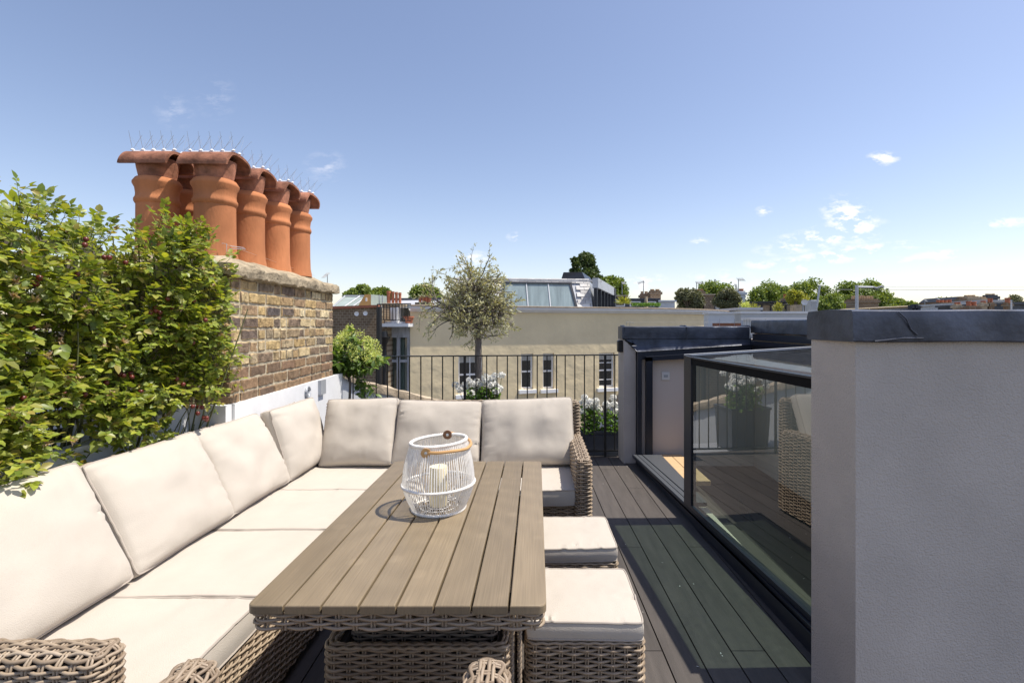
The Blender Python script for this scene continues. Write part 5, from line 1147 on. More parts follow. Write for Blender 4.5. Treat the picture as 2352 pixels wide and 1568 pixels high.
    r = MB(); r0 = at(1318, 633, 19.5); r.hexa([r0+A(-.5, -.3, -.15), r0+A(.42, -.2, -.15), r0+A(.9, 1.2, -.15), r0+A(-.3, 1.2, -.15)], [r0+A(-.42, -.3, .10), r0+A(.30, -.2, .12), r0+A(.75, 1.2, .05), r0+A(-.3, 1.2, .05)])
    o = r.build('roof_hatch', M['frame'], None, smooth=False, loc=tuple(r0)); tag(o, 'dark raised roof hatch on top of the slate penthouse', 'roof hatch')
slate_penthouse()

# neighbour's parapet walls just beyond the railing (left slope and right slope)
def slope_wall(pts, Y, label, w=.30, zb=-3, cap=True):
    p = [at(px, py, y) for (px, py), y in zip(pts, Y)]; root = thing('gable_parapet', tuple(A(p[0][0], p[0][1], zb)), label, 'parapet wall'); m = MB(); c = MB()
    for a, b in zip(p[:-1], p[1:]):
        d = b-a; d[2] = 0; d /= np.linalg.norm(d); n = A(-d[1], d[0], 0)
        m.hexa([A(a[0], a[1], zb), A(b[0], b[1], zb), A(*(b+n*w)[:2], zb), A(*(a+n*w)[:2], zb)], [a-A(0, 0, .08), b-A(0, 0, .08), b+n*w-A(0, 0, .08), a+n*w-A(0, 0, .08)])
        k = 22; g = np.zeros((k+1, 7, 3))
        for i in range(k+1):
            q = a+(b-a)*i/k
            for j, (o_, z) in enumerate(((-.045, -.11), (-.05, -.06), (-.045, 0), (w/2, .02), (w+.04, 0), (w+.04, -.05), (w, -.09))):
                x = q+n*o_+A(0, 0, z); h = nz(x, 9, 2)*.02+nz(x, 25, 3)*.012; g[i, j] = x+A(0, 0, h)-n*h*(.6 if j < 3 else -.6)
        c.grid(g)
    m.build('wall_face', M['greywall'], root, smooth=False); c.build('coping', M['stone'], root, sharp=30)
slope_wall([(780, 846), (846, 878), (1075, 938)], (6.6, 6.9, 7.9), 'sloping white parapet with rough stone coping seen through the left railing')
slope_wall([(1352, 950), (1460, 880)], (7.4, 7.0), 'sloping stone coped parapet seen beside the grey pier')

# ---------- left group: brick return wall, conservatory, grey timber bay, iron balcony
def left_group():
    r = thing('brick_outhouse', (-6, 13.5, GZ), 'dark brown brick building with two round vents below the glass conservatory', 'building')
    Y = 13.2; a, b = at(700, 712, Y), at(868, 706, Y+.4)
    m = MB(); m.hexa([A(a[0], a[1], GZ), A(b[0], b[1], GZ), A(b[0]-.2, b[1]+6, GZ), A(a[0], a[1]+6, GZ)], [a, b, A(b[0]-.2, b[1]+6, b[2]), A(a[0], a[1]+6, a[2])])
    bm_ = brickmat('brown_brick_wall', (.22, .165, .11), (.15, .105, .07), (.30, .25, .18)); m.build('wall', bm_, r, smooth=False)
    m = MB(); m.hexa([a+A(0, -.06, 0), b+A(.02, -.06, 0), b+A(0, .3, 0), a+A(0, .3, 0)], [a+A(0, -.06, .07), b+A(.02, -.06, .07), b+A(0, .3, .07), a+A(0, .3, .07)]); m.build('red_coping', mat('red_coping_brick', (.24, .09, .055), rough=.9, var=.2), r, smooth=False)
    for px in (894.5, 914.5):
        pass
    for px, py in ((822, 720.5), (842, 719.5)):
        v = MB(); c = at(px, py, Y+.28); c[1] = Y + .32 - .1; v.lathe([(.001, 0), (.035, 0), (.06, .0), (.062, .02)], (0, 0, 0), 16); 
        V = v.v[0]; v.v[0] = np.stack([V[:, 0]+c[0], c[1]-.02-V[:, 2]*0-.02*(V[:, 0]**2+V[:, 1]**2 > .003), V[:, 1]+c[2]], 1); v.build('round_vent', M['winwhite'], r)
    p = MB(); c = at(871, 760, 13.0); p.tube([A(c[0], c[1], 1.9), A(c[0], c[1], GZ)], .07, 8); p.build('downpipe', M['black'], r)
    p = MB(); p.bb(*[x for x in (at(853, 0, 13.2)[0], at(948, 0, 13.4)[0])], 13.75, 14.3, GZ, 1.42) if False else None
    # short brick strip between pipe and bay
    r2 = thing('brick_strip_wall', (-4.6, 13.6, GZ), 'narrow brown brick wall with black rainwater hopper beside the grey bay', 'wall')
    a, b = at(868, 745, 13.62), at(889, 745, 13.62); m = MB(); m.hexa([A(a[0]-.1, 13.62, GZ), A(b[0], 13.62, GZ), A(b[0], 14.2, GZ), A(a[0]-.1, 14.2, GZ)], [A(a[0]-.1, 13.62, 1.42), A(b[0], 13.62, 1.42), A(b[0], 14.2, 1.42), A(a[0]-.1, 14.2, 1.42)]); m.build('wall', bm_, r2, smooth=False)
    h = MB(); c = at(883, 778, 13.5); h.lathe([(.03, -.45), (.05, -.2), (.11, -.05), (.16, .02), (.16, .06), (.10, .07), (.08, .2), (.03, .2)], c, 10); h.tube([c+A(0, 0, -.3), A(c[0], c[1], GZ)], .05, 8); h.build('rain_hopper', M['black'], r2)
    # grey timber bay with curtained windows
    bay = thing('timber_bay', (-4, 13.7, GZ), 'weathered grey timber bay window with drawn curtains left of the cream building', 'bay window'); Y = 14.06
    def X(px): return (px-CPX)*Y/CF
    def Zz(py): return CH-(py-CPY)*Y/CF
    m = MB(); m.bb(X(888), X(943), Y, Y+.12, Zz(775), Zz(742)); m.bb(X(888), X(893), Y-.0, Y+.12, Zz(925), Zz(775.2)); m.bb(X(911), X(918), Y, Y+.12, Zz(925), Zz(775.2)); m.bb(X(935), X(943), Y, Y+.12, Zz(925), Zz(775.2)); m.bb(X(893.2), X(910.8), Y+.01, Y+.11, Zz(832), Zz(826)); m.bb(X(918.2), X(934.8), Y+.01, Y+.11, Zz(832), Zz(826)); m.bb(X(885), X(943), Y-.05, Y+.14, Zz(744.5), Zz(741)+.03)
    m.bb(X(893.2), X(934.8), Y+.01, Y+.11, Zz(884), Zz(874)) if False else None
    m.build('frame', M['greywood'], bay, smooth=False)
    c = MB(); xs = np.linspace(X(888), X(943), 90); c.grid(np.array([[(x, Y+.22+.03*math.sin(x*60)+.012*math.sin(x*137), z) for x in xs] for z in (GZ, Zz(776))])); c.build('curtain', M['curtain'], bay)
    g = MB(); g.quad((X(888), Y+.08, Zz(925)), (X(943), Y+.08, Zz(925)), (X(943), Y+.08, Zz(776)), (X(888), Y+.08, Zz(776))); g.build('pane', M['conserv'], bay, smooth=False)
    m = MB(); m.bb(X(889), X(943), Y+.3, Y+1.5, GZ, Zz(745)); m.build('bay_body', M['greywood'], bay, smooth=False)
    # white terrace wall and balcony rail above
    tw = thing('white_terrace_wall', (-4, 14.6, 1), 'bright white rendered terrace wall behind the small iron balcony', 'wall'); m = MB(); a = at(918, 703, 15.2); b = at(946, 742, 14.6); q0, q1 = at(914, 742, 13.95), at(949, 742, 15.6); m.hexa([q0, q1, q1+A(0, .3, 0), q0+A(-.3, .3, 0)], [A(q0[0], q0[1], 1.92), A(q1[0], q1[1], 1.98), A(q1[0], q1[1]+.3, 1.98), A(q0[0]-.3, q0[1]+.3, 1.92)]); m.bb(at(889, 0, 13.9)[0], at(947, 0, 13.9)[0], 13.45, 14.85, 1.38, 1.47); m.build('wall_face', M['white_paint'], tw, smooth=False)
    rl = thing('iron_balcony_rail', (-4, 13.5, 1.4), 'small black iron balcony railing above the grey timber bay', 'railing'); Y = 13.5
    def X(px): return (px-CPX)*Y/CF
    def Zz(py): return CH-(py-CPY)*Y/CF
    m = MB(); m.tube([(X(866), Y, Zz(699)), (X(944), Y, Zz(697.5))], .018, 6); m.tube([(X(866), Y, Zz(733)), (X(944), Y, Zz(737))], .012, 6); m.build('rail', M['black'], rl)
    for px in np.arange(867, 944, 7.0): m = MB(); m.tube([(X(px), Y, Zz(733+(px-867)*.05)), (X(px), Y, Zz(698.5))], .012, 5); m.build('bar', M['black'], rl)
    # flower pot on the balcony
    m = MB(); c = at(939, 742, 13.75); m.lathe([(.001, 0), (.09, 0), (.13, .15), (.145, .15), (.145, .19), (.12, .19), (.11, .16), (.001, .16)], c, 16); o = m.build('flower_pot', M['potfar'], None, loc=tuple(c)); tag(o, 'squat terracotta flower pot on the small balcony against the cream wall', 'flower pot')
    # brick chimney with four tall pots
    ch = thing('short_brick_chimney', (-5, 15.3, 0), 'sooty brick chimney carrying four tall red pots behind the small iron balcony', 'chimney'); Y = 15.6
    def X(px): return (px-CPX)*Y/CF
    def Zz(py): return CH-(py-CPY)*Y/CF
    m = MB(); m.bb(X(885), X(925), Y-.3, Y+.5, Zz(760), Zz(702)); m.build('brickwork', bm_, ch, smooth=False); m = MB(); m.rbox(X(883), X(926), Y-.34, Y+.54, Zz(703), Zz(697), .03); m.build('cap', M['cap'], ch)
    for px, w in ((893, 8.6), (902.5, 6.4), (910.5, 6.4), (918.5, 6.4)):
        m = MB(); rr = w/2*Y/CF; top = 668+(px-893)*.15; m.lathe([(rr*1.02, Zz(700)), (rr, Zz(680)), (rr*.98, Zz(top+6)), (rr*1.15, Zz(top+5)), (rr*1.15, Zz(top+3)), (rr*1.05, Zz(top+1)), (rr*1.2, Zz(top)), (rr*.9, Zz(top)), (rr*.85, Zz(top+9))], (X(px), Y, 0), 18); m.build('chimney_pot', M['potfar'], ch)
    ch = thing('rear_chimney', (-5, 21, 0), 'low chimney with four short red pots just above the cream building cornice', 'chimney'); Y = 21.0
    def X(px): return (px-CPX)*Y/CF
    def Zz(py): return CH-(py-CPY)*Y/CF
    m = MB(); m.bb(X(957), X(992), Y-.3, Y+.5, Zz(730), Zz(695)); m.build('brickwork', bm_, ch, smooth=False)
    for px in (965, 973, 980, 987): m = MB(); rr = 3.6*Y/CF; m.lathe([(rr, Zz(696)), (rr*.97, Zz(684)), (rr*1.15, Zz(682)), (rr*1.1, Zz(680)), (rr*.85, Zz(680)), (rr*.8, Zz(690))], (X(px), Y, 0), 14); m.build('chimney_pot', M['potfar'], ch)
    # conservatory
    cs = thing('roof_conservatory', (-7, 17, 1.5), 'sloping glass roof conservatory with an orange timber gable above the brown brick wall', 'conservatory'); Y = 17.0
    def X(px): return (px-CPX)*Y/CF
    def Zz(py): return CH-(py-CPY)*Y/CF
    m = MB(); m.add([(X(817), Y, Zz(712)), (X(838), Y, Zz(676)), (X(852), Y, Zz(676)), (X(852), Y, Zz(712)), (X(817), Y+.1, Zz(712)), (X(838), Y+.1, Zz(676)), (X(852), Y+.1, Zz(676)), (X(852), Y+.1, Zz(712))], [(0, 3, 2, 1), (4, 5, 6, 7), (1, 2, 6, 5), (0, 1, 5, 4), (2, 3, 7, 6)]); m.build('timber_gable', M['cedar'], cs, smooth=False)
    m = MB(); m.bb(X(840), X(843.5), Y-.03, Y-.001, Zz(692), Zz(684)); m.build('little_window', M['winwhite'], cs, smooth=False)
    m = MB(); m.quad((X(760), Y-.1, Zz(712)), (X(818), Y-.05, Zz(712)), (X(838), Y+1.0, Zz(676)), (X(765), Y+1.0, Zz(676))); m.quad((X(852), Y, Zz(712)), (X(868), Y+1, Zz(708)), (X(868), Y+1, Zz(676)), (X(852), Y, Zz(676))); m.build('glazing', mat('pale_glass_roof', (.36, .42, .38), rough=.15, var=.25, vscale=1.2, spec=.9), cs, smooth=False)
    m = MB()
    for a, b in (((760, 712), (768, 676)), ((783, 712), (804, 676)), ((802, 712), (822, 676)), ((765, 676), (838, 676))): m.tube([A(X(a[0]), Y-.13 if a[1] > 700 else Y+.95, Zz(a[1])), A(X(b[0]), Y+.95, Zz(b[1]))], .03, 5)
    for px in (860, 868): m.tube([(X(px), Y+.5, Zz(712)), (X(px), Y+.5, Zz(675))], .02, 5)
    m.build('glazing_bar', M['zinc'], cs, smooth=False)
    # long pale roof behind
    rf = thing('pale_roof_terrace_house', (-6, 26, GZ), 'long pale grey metal roofed house behind the red chimney pots', 'house'); Y = 24.0
    def X(px): return (px-CPX)*Y/CF
    def Zz(py): return CH-(py-CPY)*Y/CF
    m = MB(); m.hexa([(X(870), Y, GZ), (X(1035), Y, GZ), (X(1035), Y+8, GZ), (X(870), Y+8, GZ)], [(X(870), Y, Zz(697)), (X(1035), Y, Zz(697)), (X(1035), Y+8, Zz(697)), (X(870), Y+8, Zz(697))]); m.build('wall', M['greywall'], rf, smooth=False)
    m = MB(); m.hexa([(X(868), Y-.1, Zz(700)), (X(1040), Y-.1, Zz(700)), (X(1040), Y+6, Zz(693)), (X(868), Y+6, Zz(693))], [(X(872), Y+.4, Zz(686)), (X(1040), Y+.6, Zz(684)), (X(1030), Y+6, Zz(672)), (X(905), Y+6, Zz(674))]); m.build('roof', M['rooflight'], rf, smooth=False)
    m = MB(); m.tube([(X(872), Y+.3, Zz(686)), (X(1040), Y+.5, Zz(684))], .04, 5); m.bb(X(930), X(944), Y+2.6, Y+2.9, Zz(681), Zz(679)); m.build('gutter', M['frame'], rf, smooth=False)

def brickmat(name, c1, c2, mort, scale=4.6):
    m = mat(name, c1, rough=.95, spec=.2); nt = m.node_tree; N = nt.nodes; L = nt.links; b = N['Principled BSDF']; tc = N.new('ShaderNodeTexCoord'); mp = N.new('ShaderNodeMapping'); mp.inputs['Rotation'].default_value = (R(90), 0, 0); L.new(tc.outputs['Object'], mp.inputs[0])
    br = N.new('ShaderNodeTexBrick'); br.inputs['Scale'].default_value = scale; br.inputs['Color1'].default_value = (*c1, 1); br.inputs['Color2'].default_value = (*c2, 1); br.inputs['Mortar'].default_value = (*mort, 1); br.inputs['Mortar Size'].default_value = .03; br.inputs['Row Height'].default_value = .33; L.new(mp.outputs[0], br.inputs['Vector'])
    nzn = N.new('ShaderNodeTexNoise'); nzn.inputs['Scale'].default_value = 1.3; nzn.inputs['Detail'].default_value = 6; L.new(tc.outputs['Object'], nzn.inputs[0]); mr = N.new('ShaderNodeMapRange'); mr.inputs['To Min'].default_value = .4; mr.inputs['To Max'].default_value = 1.6; L.new(nzn.outputs[0], mr.inputs[0])
    vm = N.new('ShaderNodeVectorMath'); vm.operation = 'SCALE'; L.new(br.outputs[0], vm.inputs[0]); L.new(mr.outputs[0], vm.inputs['Scale']); L.new(vm.outputs[0], b.inputs['Base Color']); return m
left_group()
BRICK = brickmat('far_brick', (.20, .13, .085), (.27, .18, .11), (.30, .26, .2), 2.5)

# ---------- far roofs and skyline
def far_chimney(px0, px1, ytop, ybot, Y, pots, label, potmat='potfar', ph=9, mtl=None, name='far_chimney', pw=None):
    root = thing(name, tuple(at((px0+px1)/2, ybot, Y)), label, 'chimney')
    a, b = at(px0, ytop, Y), at(px1, ybot, Y); dpt = (b[0]-a[0])*.7; m = MB(); m.bb(a[0], b[0], Y, Y+dpt, -2, a[2]); m.build('brickwork', mtl or BRICK, root, smooth=False)
    m = MB(); s = .05*Y/20; m.bb(a[0]-s, b[0]+s, Y-s, Y+dpt+s, a[2]-.16*Y/20, a[2]-.06*Y/20); m.build('oversail_course', mtl or BRICK, root, smooth=False)
    for k in range(pots):
        x = a[0]+(b[0]-a[0])*(k+.5)/pots; rr = min((b[0]-a[0])/pots*.42, .16*max(1, Y/35)) if not pw else pw; h = ph*Y/CF*RNG.uniform(.85, 1.1); m = MB(); m.lathe([(rr, a[2]-.02), (rr*.9, a[2]+h*.8), (rr*1.12, a[2]+h*.85), (rr*1.05, a[2]+h), (rr*.7, a[2]+h), (rr*.7, a[2])], (x, Y+dpt/2, 0), 12); m.build('chimney_pot', M[potmat], root)
def far_house(px0, px1, ytop, Y, wallm, label, roofm='darkroof', depth=8, roof_h=0, wins=0, wy=(0, 0), name='far_house', winm='winwhite'):
    a, b = at(px0, ytop, Y), at(px1, ytop, Y); root = thing(name, ((a[0]+b[0])/2, Y, GZ), label, 'house'); m = MB(); m.bb(a[0], b[0], Y, Y+depth, GZ, a[2]); m.build('wall', wallm if not isinstance(wallm, str) else M[wallm], root, smooth=False)
    m = MB(); zt = a[2]; 
    if roof_h: 
        rh = roof_h*Y/CF; m.hexa([(a[0]-.1, Y-.15, zt+.001), (b[0]+.1, Y-.15, zt+.001), (b[0]+.1, Y+depth, zt+.001), (a[0]-.1, Y+depth, zt+.001)], [(a[0]+rh*.5, Y+rh*1.2, zt+rh), (b[0]-rh*.5, Y+rh*1.2, zt+rh), (b[0]-rh*.5, Y+depth-rh, zt+rh), (a[0]+rh*.5, Y+depth-rh, zt+rh)])
    else: m.bb(a[0]-.08, b[0]+.08, Y-.12, Y+depth+.1, zt+.002, zt+.10)
    m.build('roof', M[roofm], root, smooth=False)
    for k in range(wins):
        w = (b[0]-a[0])/wins; x0, x1 = a[0]+w*(k+.15), a[0]+w*(k+.85); z0, z1 = at(0, wy[1], Y)[2], at(0, wy[0], Y)[2]; f = MB(); t = .06
        f.bb(x0, x0+t, Y-.05, Y-.002, z0, z1); f.bb(x1-t, x1, Y-.05, Y-.002, z0, z1); f.bb(x0+t, x1-t, Y-.05, Y-.002, z0, z0+t); f.bb(x0+t, x1-t, Y-.05, Y-.002, z1-t, z1); fo = f.build('window', M[winm], root, smooth=False)
        g = MB(); g.quad((x0+t, Y-.02, z0+t), (x1-t, Y-.02, z0+t), (x1-t, Y-.02, z1-t), (x0+t, Y-.02, z1-t)); g.build('pane', M['pane'], fo, smooth=False)
    return root
def aerial(px, ybot, ytop, Y, label, arm=12, side=1, tilt=0):
    root = thing('tv_aerial', tuple(at(px, ybot, Y)), label, 'aerial'); m = MB(); r = .016*Y/20; m.tube([at(px, ybot, Y), at(px, ytop, Y)], r, 5); m.build('mast', M['cable'], root)
    m = MB(); e = at(px+side*arm, ytop+1+tilt, Y); s = at(px-side*arm*.15, ytop+1, Y); m.tube([s, e], r*.8, 4)
    for k in range(6): q = s+(e-s)*(k+.5)/6; m.tube([q-A(0, .25, .12), q+A(0, .25, .12)], r*.6, 4)
    m.build('yagi_arm', M['cable'], root)

tp = 'leafy trees along the skyline'
tree(1319, 34, 566, 62, 'tree2', 'left slimmer poplar of the tall pair behind the slate penthouse', name='poplar_tree', shape='tall', dens=1.2, leaf=.30, group='tall poplars behind the slate penthouse', seed=3)
tree(1364, 58, 559, 66, 'tree2', 'right broader poplar of the tall pair, leaning right behind the slate penthouse', name='poplar_tree', shape='tall', dens=1.6, leaf=.30, lean=-.9, group='tall poplars behind the slate penthouse', seed=5)
tree(1405, 62, 640, 52, 'tree1', 'bright green tree right of the poplars, above the penthouse flank', group=tp, leaf=.24)
tree(824, 58, 655, 60, 'tree1', 'rounded dark green tree above the timber gable conservatory', group=tp, leaf=.25)
tree(876, 42, 663, 62, 'tree1', 'small green tree just left of the four tall red pots', group=tp, leaf=.25)
tree(978, 62, 657, 58, 'tree1', 'green tree left of the olive crown, above the pale roof', group=tp, leaf=.25)
tree(1580, 56, 668, 34, 'tree3', 'greyish olive coloured bushy tree left of the tall brick wall', group=tp, leaf=.13, n=700)
tree(1640, 100, 652, 70, 'tree1', 'wide bright green tree behind the tall brick chimney wall', group=tp, leaf=.28, dens=1.2)
tree(1672, 50, 668, 30, 'tree3', 'silvery roof terrace olive right of the brick wall', group=tp, leaf=.10, n=800)
tree(1765, 96, 655, 75, 'tree1', 'broad green tree above the black framed penthouse', group=tp, leaf=.28, dens=1.3)
tree(1862, 86, 648, 78, 'tree1', 'domed green tree right of the row of thirteen red pots', group=tp, leaf=.28, dens=1.3)
tree(1905, 60, 680, 60, 'tree1', 'lower green tree filling between two domed trees', group=tp, leaf=.24)
tree(1975, 110, 648, 74, 'tree1', 'wide dark green tree behind the steel cable post', group=tp, leaf=.28, dens=1.3)
tree(2062, 70, 688, 120, 'tree1', 'low distant tree left of the green spire on the right skyline', group=tp, leaf=.40)
tree(2115, 60, 692, 130, 'tree1', 'low distant tree below the green spire', group=tp, leaf=.40)
tree(2165, 44, 686, 90, 'tree1', 'small tree left of the tallest dark rooftop on the right', group=tp, leaf=.3)
tree(2328, 44, 682, 60, 'tree3', 'thin grey green tree at the far right end of the skyline', group=tp, leaf=.14)
tree(2040, 52, 692, 100, 'tree1', 'distant tree right of the cable post, partly behind the brick chimney', group=tp, leaf=.4)
tree(1828, 34, 668, 24, 'yellow_leaf', 'yellow leaved shrub tree on the penthouse terrace', group=tp, leaf=.07, n=420, name='terrace_tree')

# yucca and hedge on the roof terrace
rt = thing('yucca', tuple(at(1433, 702, 19)), 'spiky yellow green yucca on the roof terrace behind the cream parapet', 'plant'); m = MB(); c = at(1433, 700, 19); n_ = 90; D = rand_dirs(n_); D[:, 2] = np.abs(D[:, 2])*.9; quadleaves(m, np.repeat(c[None], n_, 0)+A(0, 0, .05), D, rand_dirs(n_), RNG.uniform(.28, .42, n_), .045); m.build('spikes', M['yellow_leaf'], rt, sharp=0)
hd = thing('box_hedge', tuple(at(1480, 702, 18.8)), 'low clipped green hedge along the roof terrace behind the cream parapet', 'hedge'); m = MB()
P = np.array([at(RNG.uniform(1452, 1516), RNG.uniform(697, 702), 18.8+RNG.uniform(-.2, .2)) for _ in range(1600)]); quadleaves(m, P, rand_dirs(1600), rand_dirs(1600), .05, .04); m.build('leaves', M['ger'], hd, sharp=0)

far_house(1405, 1512, 689, 30, 'darkroof', 'dark dormered house with white framed windows behind the yucca', 'lead', 6, 0, 3, (692, 704))
far_house(1405, 1440, 681, 34, 'brick_low', 'low brick wall topped roof left of the twin chimneys', 'stone', 3)
far_chimney(1472, 1490, 674, 705, 36, 2, 'left of the twin dark brick chimneys with an aerial on top', 'potbuff', 5)
far_chimney(1494, 1518, 667, 705, 35, 2, 'right taller one of the twin dark brick chimneys', 'potbuff', 4)
far_house(1513, 1550, 693, 32, 'white_paint', 'small bright white flat roofed block between chimney and olive tree', 'white_paint', 4)
m = MB(); c = at(1484, 706, 19.2); m.tube([c, at(1484, 681, 19.2)], [.08, .05], 10); o = m.build('stone_finial', M['stone'], None, loc=tuple(c)); tag(o, 'pale tapered stone finial on the terrace by the hedge', 'finial')
aerial(1478, 676, 645, 36, 'aerial on the left twin chimney, pointing left', 13, -1, 5)
aerial(1429, 676, 649, 44, 'small aerial right of the penthouse, on a thin mast', 7, 1)
far_chimney(1598, 1617, 666, 715, 38, 2, 'tall brown brick chimney stack between the two olive coloured trees', 'potfar', 2)
far_house(1610, 1640, 678, 38, BRICK, 'tall plain brown brick gable wall beside the brown stack', 'stone', 5, name='brick_gable')
far_house(1640, 1662, 684, 40, 'darkroof', 'dark glazed dormer right of the brown brick gable', 'darkroof', 4, 0, 1, (700, 714))
aerial(1600, 667, 648, 38, 'aerial on top of the brown brick stack', 14, 1)
far_house(1700, 1745, 712, 20, 'greywall', 'low pale rendered parapet block below the black framed penthouse', 'rooflight', 3, name='parapet_block')
far_chimney(1697, 1712, 668, 720, 34, 1, 'pale rendered chimney with a black cowl left of the penthouse', 'potfar', 6, M['greywall'])
aerial(1696, 672, 641, 34, 'tall aerial behind the pale rendered chimney', 14, 1)
def penthouse():
    Y = 30; root = thing('black_framed_penthouse', tuple(at(1785, 720, Y)), 'low penthouse with black roof edge and wide black framed sliding windows', 'penthouse')
    def X(px): return (px-CPX)*Y/CF
    def Zz(py): return CH-(py-CPY)*Y/CF
    m = MB(); m.bb(X(1712), X(1862), Y+.3, Y+5, GZ, Zz(697)); m.build('wall', M['greywall'], root, smooth=False)
    m = MB(); m.hexa([(X(1708), Y-.3, Zz(697)), (X(1850), Y-.3, Zz(694)), (X(1850), Y+5, Zz(694)), (X(1708), Y+5, Zz(697))], [(X(1708), Y-.3, Zz(693.5)), (X(1850), Y-.3, Zz(690.5)), (X(1850), Y+5, Zz(690.5)), (X(1708), Y+5, Zz(693.5))]); m.build('roof', M['frame'], root, smooth=False)
    for a, b, mt in ((1722, 1735, 'pane'), (1739, 1752, 'curtain'), (1755, 1773, 'cop_top'), (1776, 1790, 'pane'), (1793, 1808, 'pane'), (1811, 1845, 'pane')):
        f = MB(); f.bb(X(a-2), X(a), Y+.2, Y+.299, Zz(717), Zz(699)); f.bb(X(b), X(b+1.5), Y+.2, Y+.299, Zz(717), Zz(699)); f.bb(X(a), X(b), Y+.2, Y+.299, Zz(700.5), Zz(699)); fo = f.build('window', M['frame'], root, smooth=False); g = MB(); g.quad((X(a), Y+.25, Zz(717)), (X(b), Y+.25, Zz(717)), (X(b), Y+.25, Zz(700.5)), (X(a), Y+.25, Zz(700.5))); g.build('pane', M[mt], fo, smooth=False)
penthouse()
for i, (px, py, lb) in enumerate(((1712, 704, 'bushy terrace shrub with pale blooms at the left end of the black framed penthouse'), (1732, 710, 'low yellow green shrub in front of the penthouse windows'), (1788, 706, 'leafy terrace shrub with white blooms before the penthouse'), (1848, 690, 'tall yellowish terrace shrub at the right end of the penthouse'))):
    s = thing('terrace_shrub', tuple(at(px, 720, 24)), lb, 'shrub', 'shrubs on the penthouse terrace'); m = MB(); n_ = 700; c = at(px, py, 24); P = c + RNG.normal(0, 1, (n_, 3))*A(.09, .1, .11); quadleaves(m, P, rand_dirs(n_), rand_dirs(n_), .06, .045); m.build('foliage', M['yellow_leaf'] if i != 0 else M['hydfl'], s, sharp=0); t = MB(); t.tube([at(px, 722, 24), c], .02, 5); t.build('stem', M['trunk'], s)
far_chimney(1806, 1846, 684, 712, 45, 13, 'wide chimney with a row of thirteen thin red pots', 'potfar', 9)
far_chimney(1966, 2018, 686, 712, 40, 13, 'broad brown chimney with many pots behind the steel cable post', 'potbuff', 8)
# pale parapets and copings between the cream building and our enclosure
def parapet_strip(px0, px1, yt, yb, Y, mt, label, depth=.35, name='roof_parapet'):
    a, b = at(px0, yt, Y), at(px1, yt, Y); m = MB(); zb = at(0, yb, Y)[2]-1.5; m.bb(a[0], b[0], Y, Y+depth, zb, a[2]-.05); r = thing(name, ((a[0]+b[0])/2, Y, zb), label, 'parapet wall'); m.build('wall_face', M[mt], r, smooth=False); c = MB(); c.bb(a[0]-.03, b[0]+.03, Y-.04, Y+depth+.03, a[2]-.049, a[2]); c.build('coping', M['cornice'], r, smooth=False)
parapet_strip(1627, 1722, 716.5, 745, 13, 'greywall', 'pale grey roof parapet right of the cream building curved end')
parapet_strip(1702, 1865, 715, 727, 11, 'zinc', 'blue grey metal roof parapet before the black framed penthouse')
parapet_strip(1724, 1870, 729, 742, 9.6, 'greywall', 'lower pale parapet just beyond the lead coping')
m = MB(); m.bb(at(1648, 0, 8.5)[0], at(1702, 0, 8.5)[0], 8.5, 8.75, -1, at(0, 742, 8.5)[2]); o = m.build('brick_upstand', mat('red_brick_edge', (.22, .09, .05), rough=.9, var=.3), None, smooth=False, loc=tuple(at(1675, 750, 8.5))); tag(o, 'short strip of red brick upstand beyond the far lead coping', 'wall')
m = MB(); m.bb(at(1826, 0, 16)[0], at(1842, 0, 16)[0], 16, 16.3, .5, at(0, 700, 16)[2]); o = m.build('stub_pier', M['stone'], None, smooth=False, loc=tuple(at(1834, 720, 16))); tag(o, 'square buff pier at the right end of the metal parapet', 'pier')
# satellite dish
sd = thing('satellite_dish', tuple(at(1848, 704, 14)), 'round grey satellite dish right of the yellow leaved shrub', 'satellite dish'); m = MB(); c = at(1848, 694, 14); V = []
for rr, dp in ((.001, .03), (.04, .027), (.07, .015), (.095, 0)): V.append([(c[0]+rr*math.cos(a)*1.0, c[1]-dp*-1, c[2]+rr*math.sin(a)*.85) for a in np.linspace(0, 2*math.pi, 21)])
m.grid(np.array(V)); m.build('dish', M['cornice'], sd); m = MB(); m.tube([c+A(0, .05, 0), c+A(0, .1, -.3)], .02, 6); m.build('bracket', M['cable'], sd)
m = MB(); c = at(1870, 698, 15); m.rbox(c[0]-.10, c[0]+.10, 15, 15.3, c[2]-.35, c[2]+.12, .01)
for k in range(8): m.bb(c[0]-.08, c[0]+.08, 14.985, 14.999, c[2]-.15+k*.03, c[2]-.138+k*.03)
o = m.build('condenser_unit', M['zinc'], None, smooth=False, loc=tuple(c)); tag(o, 'grey louvred air conditioning unit left of the leaning pole', 'air conditioner')
m = MB(); m.tube([at(1876, 706, 12), at(1883, 655, 12)], .022, 6); m.tube([at(1878, 654, 12), at(1893, 656, 12)], .010, 5); o = m.build('leaning_pole', M['zinc'], None, loc=tuple(at(1878, 706, 12))); tag(o, 'thin leaning metal pole rising above the lead coping', 'pole')
# cable post with two cables running right
cp = thing('cable_post', tuple(at(1968, 712, 11)), 'steel cable post with a short crossarm and two long cables to the right', 'pole'); m = MB(); m.tube([at(1968, 714, 11), at(1968, 655, 11)], .034, 8); m.tube([at(1968, 659, 11), at(2005, 659.5, 11)], .026, 6); m.build('post', M['zinc'], cp); m = MB()
m.tube([at(1896, 665, 11.2), at(1968, 665, 11), at(2010, 665, 11), at(2900, 669, 11)], .004, 5); m.tube([at(2005, 659.5, 11), at(2900, 660, 11)], .004, 5)
for k in range(7): c = at(2008+k*3.4, 660+math.sin(k)*1.6, 11); m.lathe([(.001, .03), (.02, .012), (.022, -.01), (.001, -.02)], c, 8)
m.build('cable', M['cable'], cp)
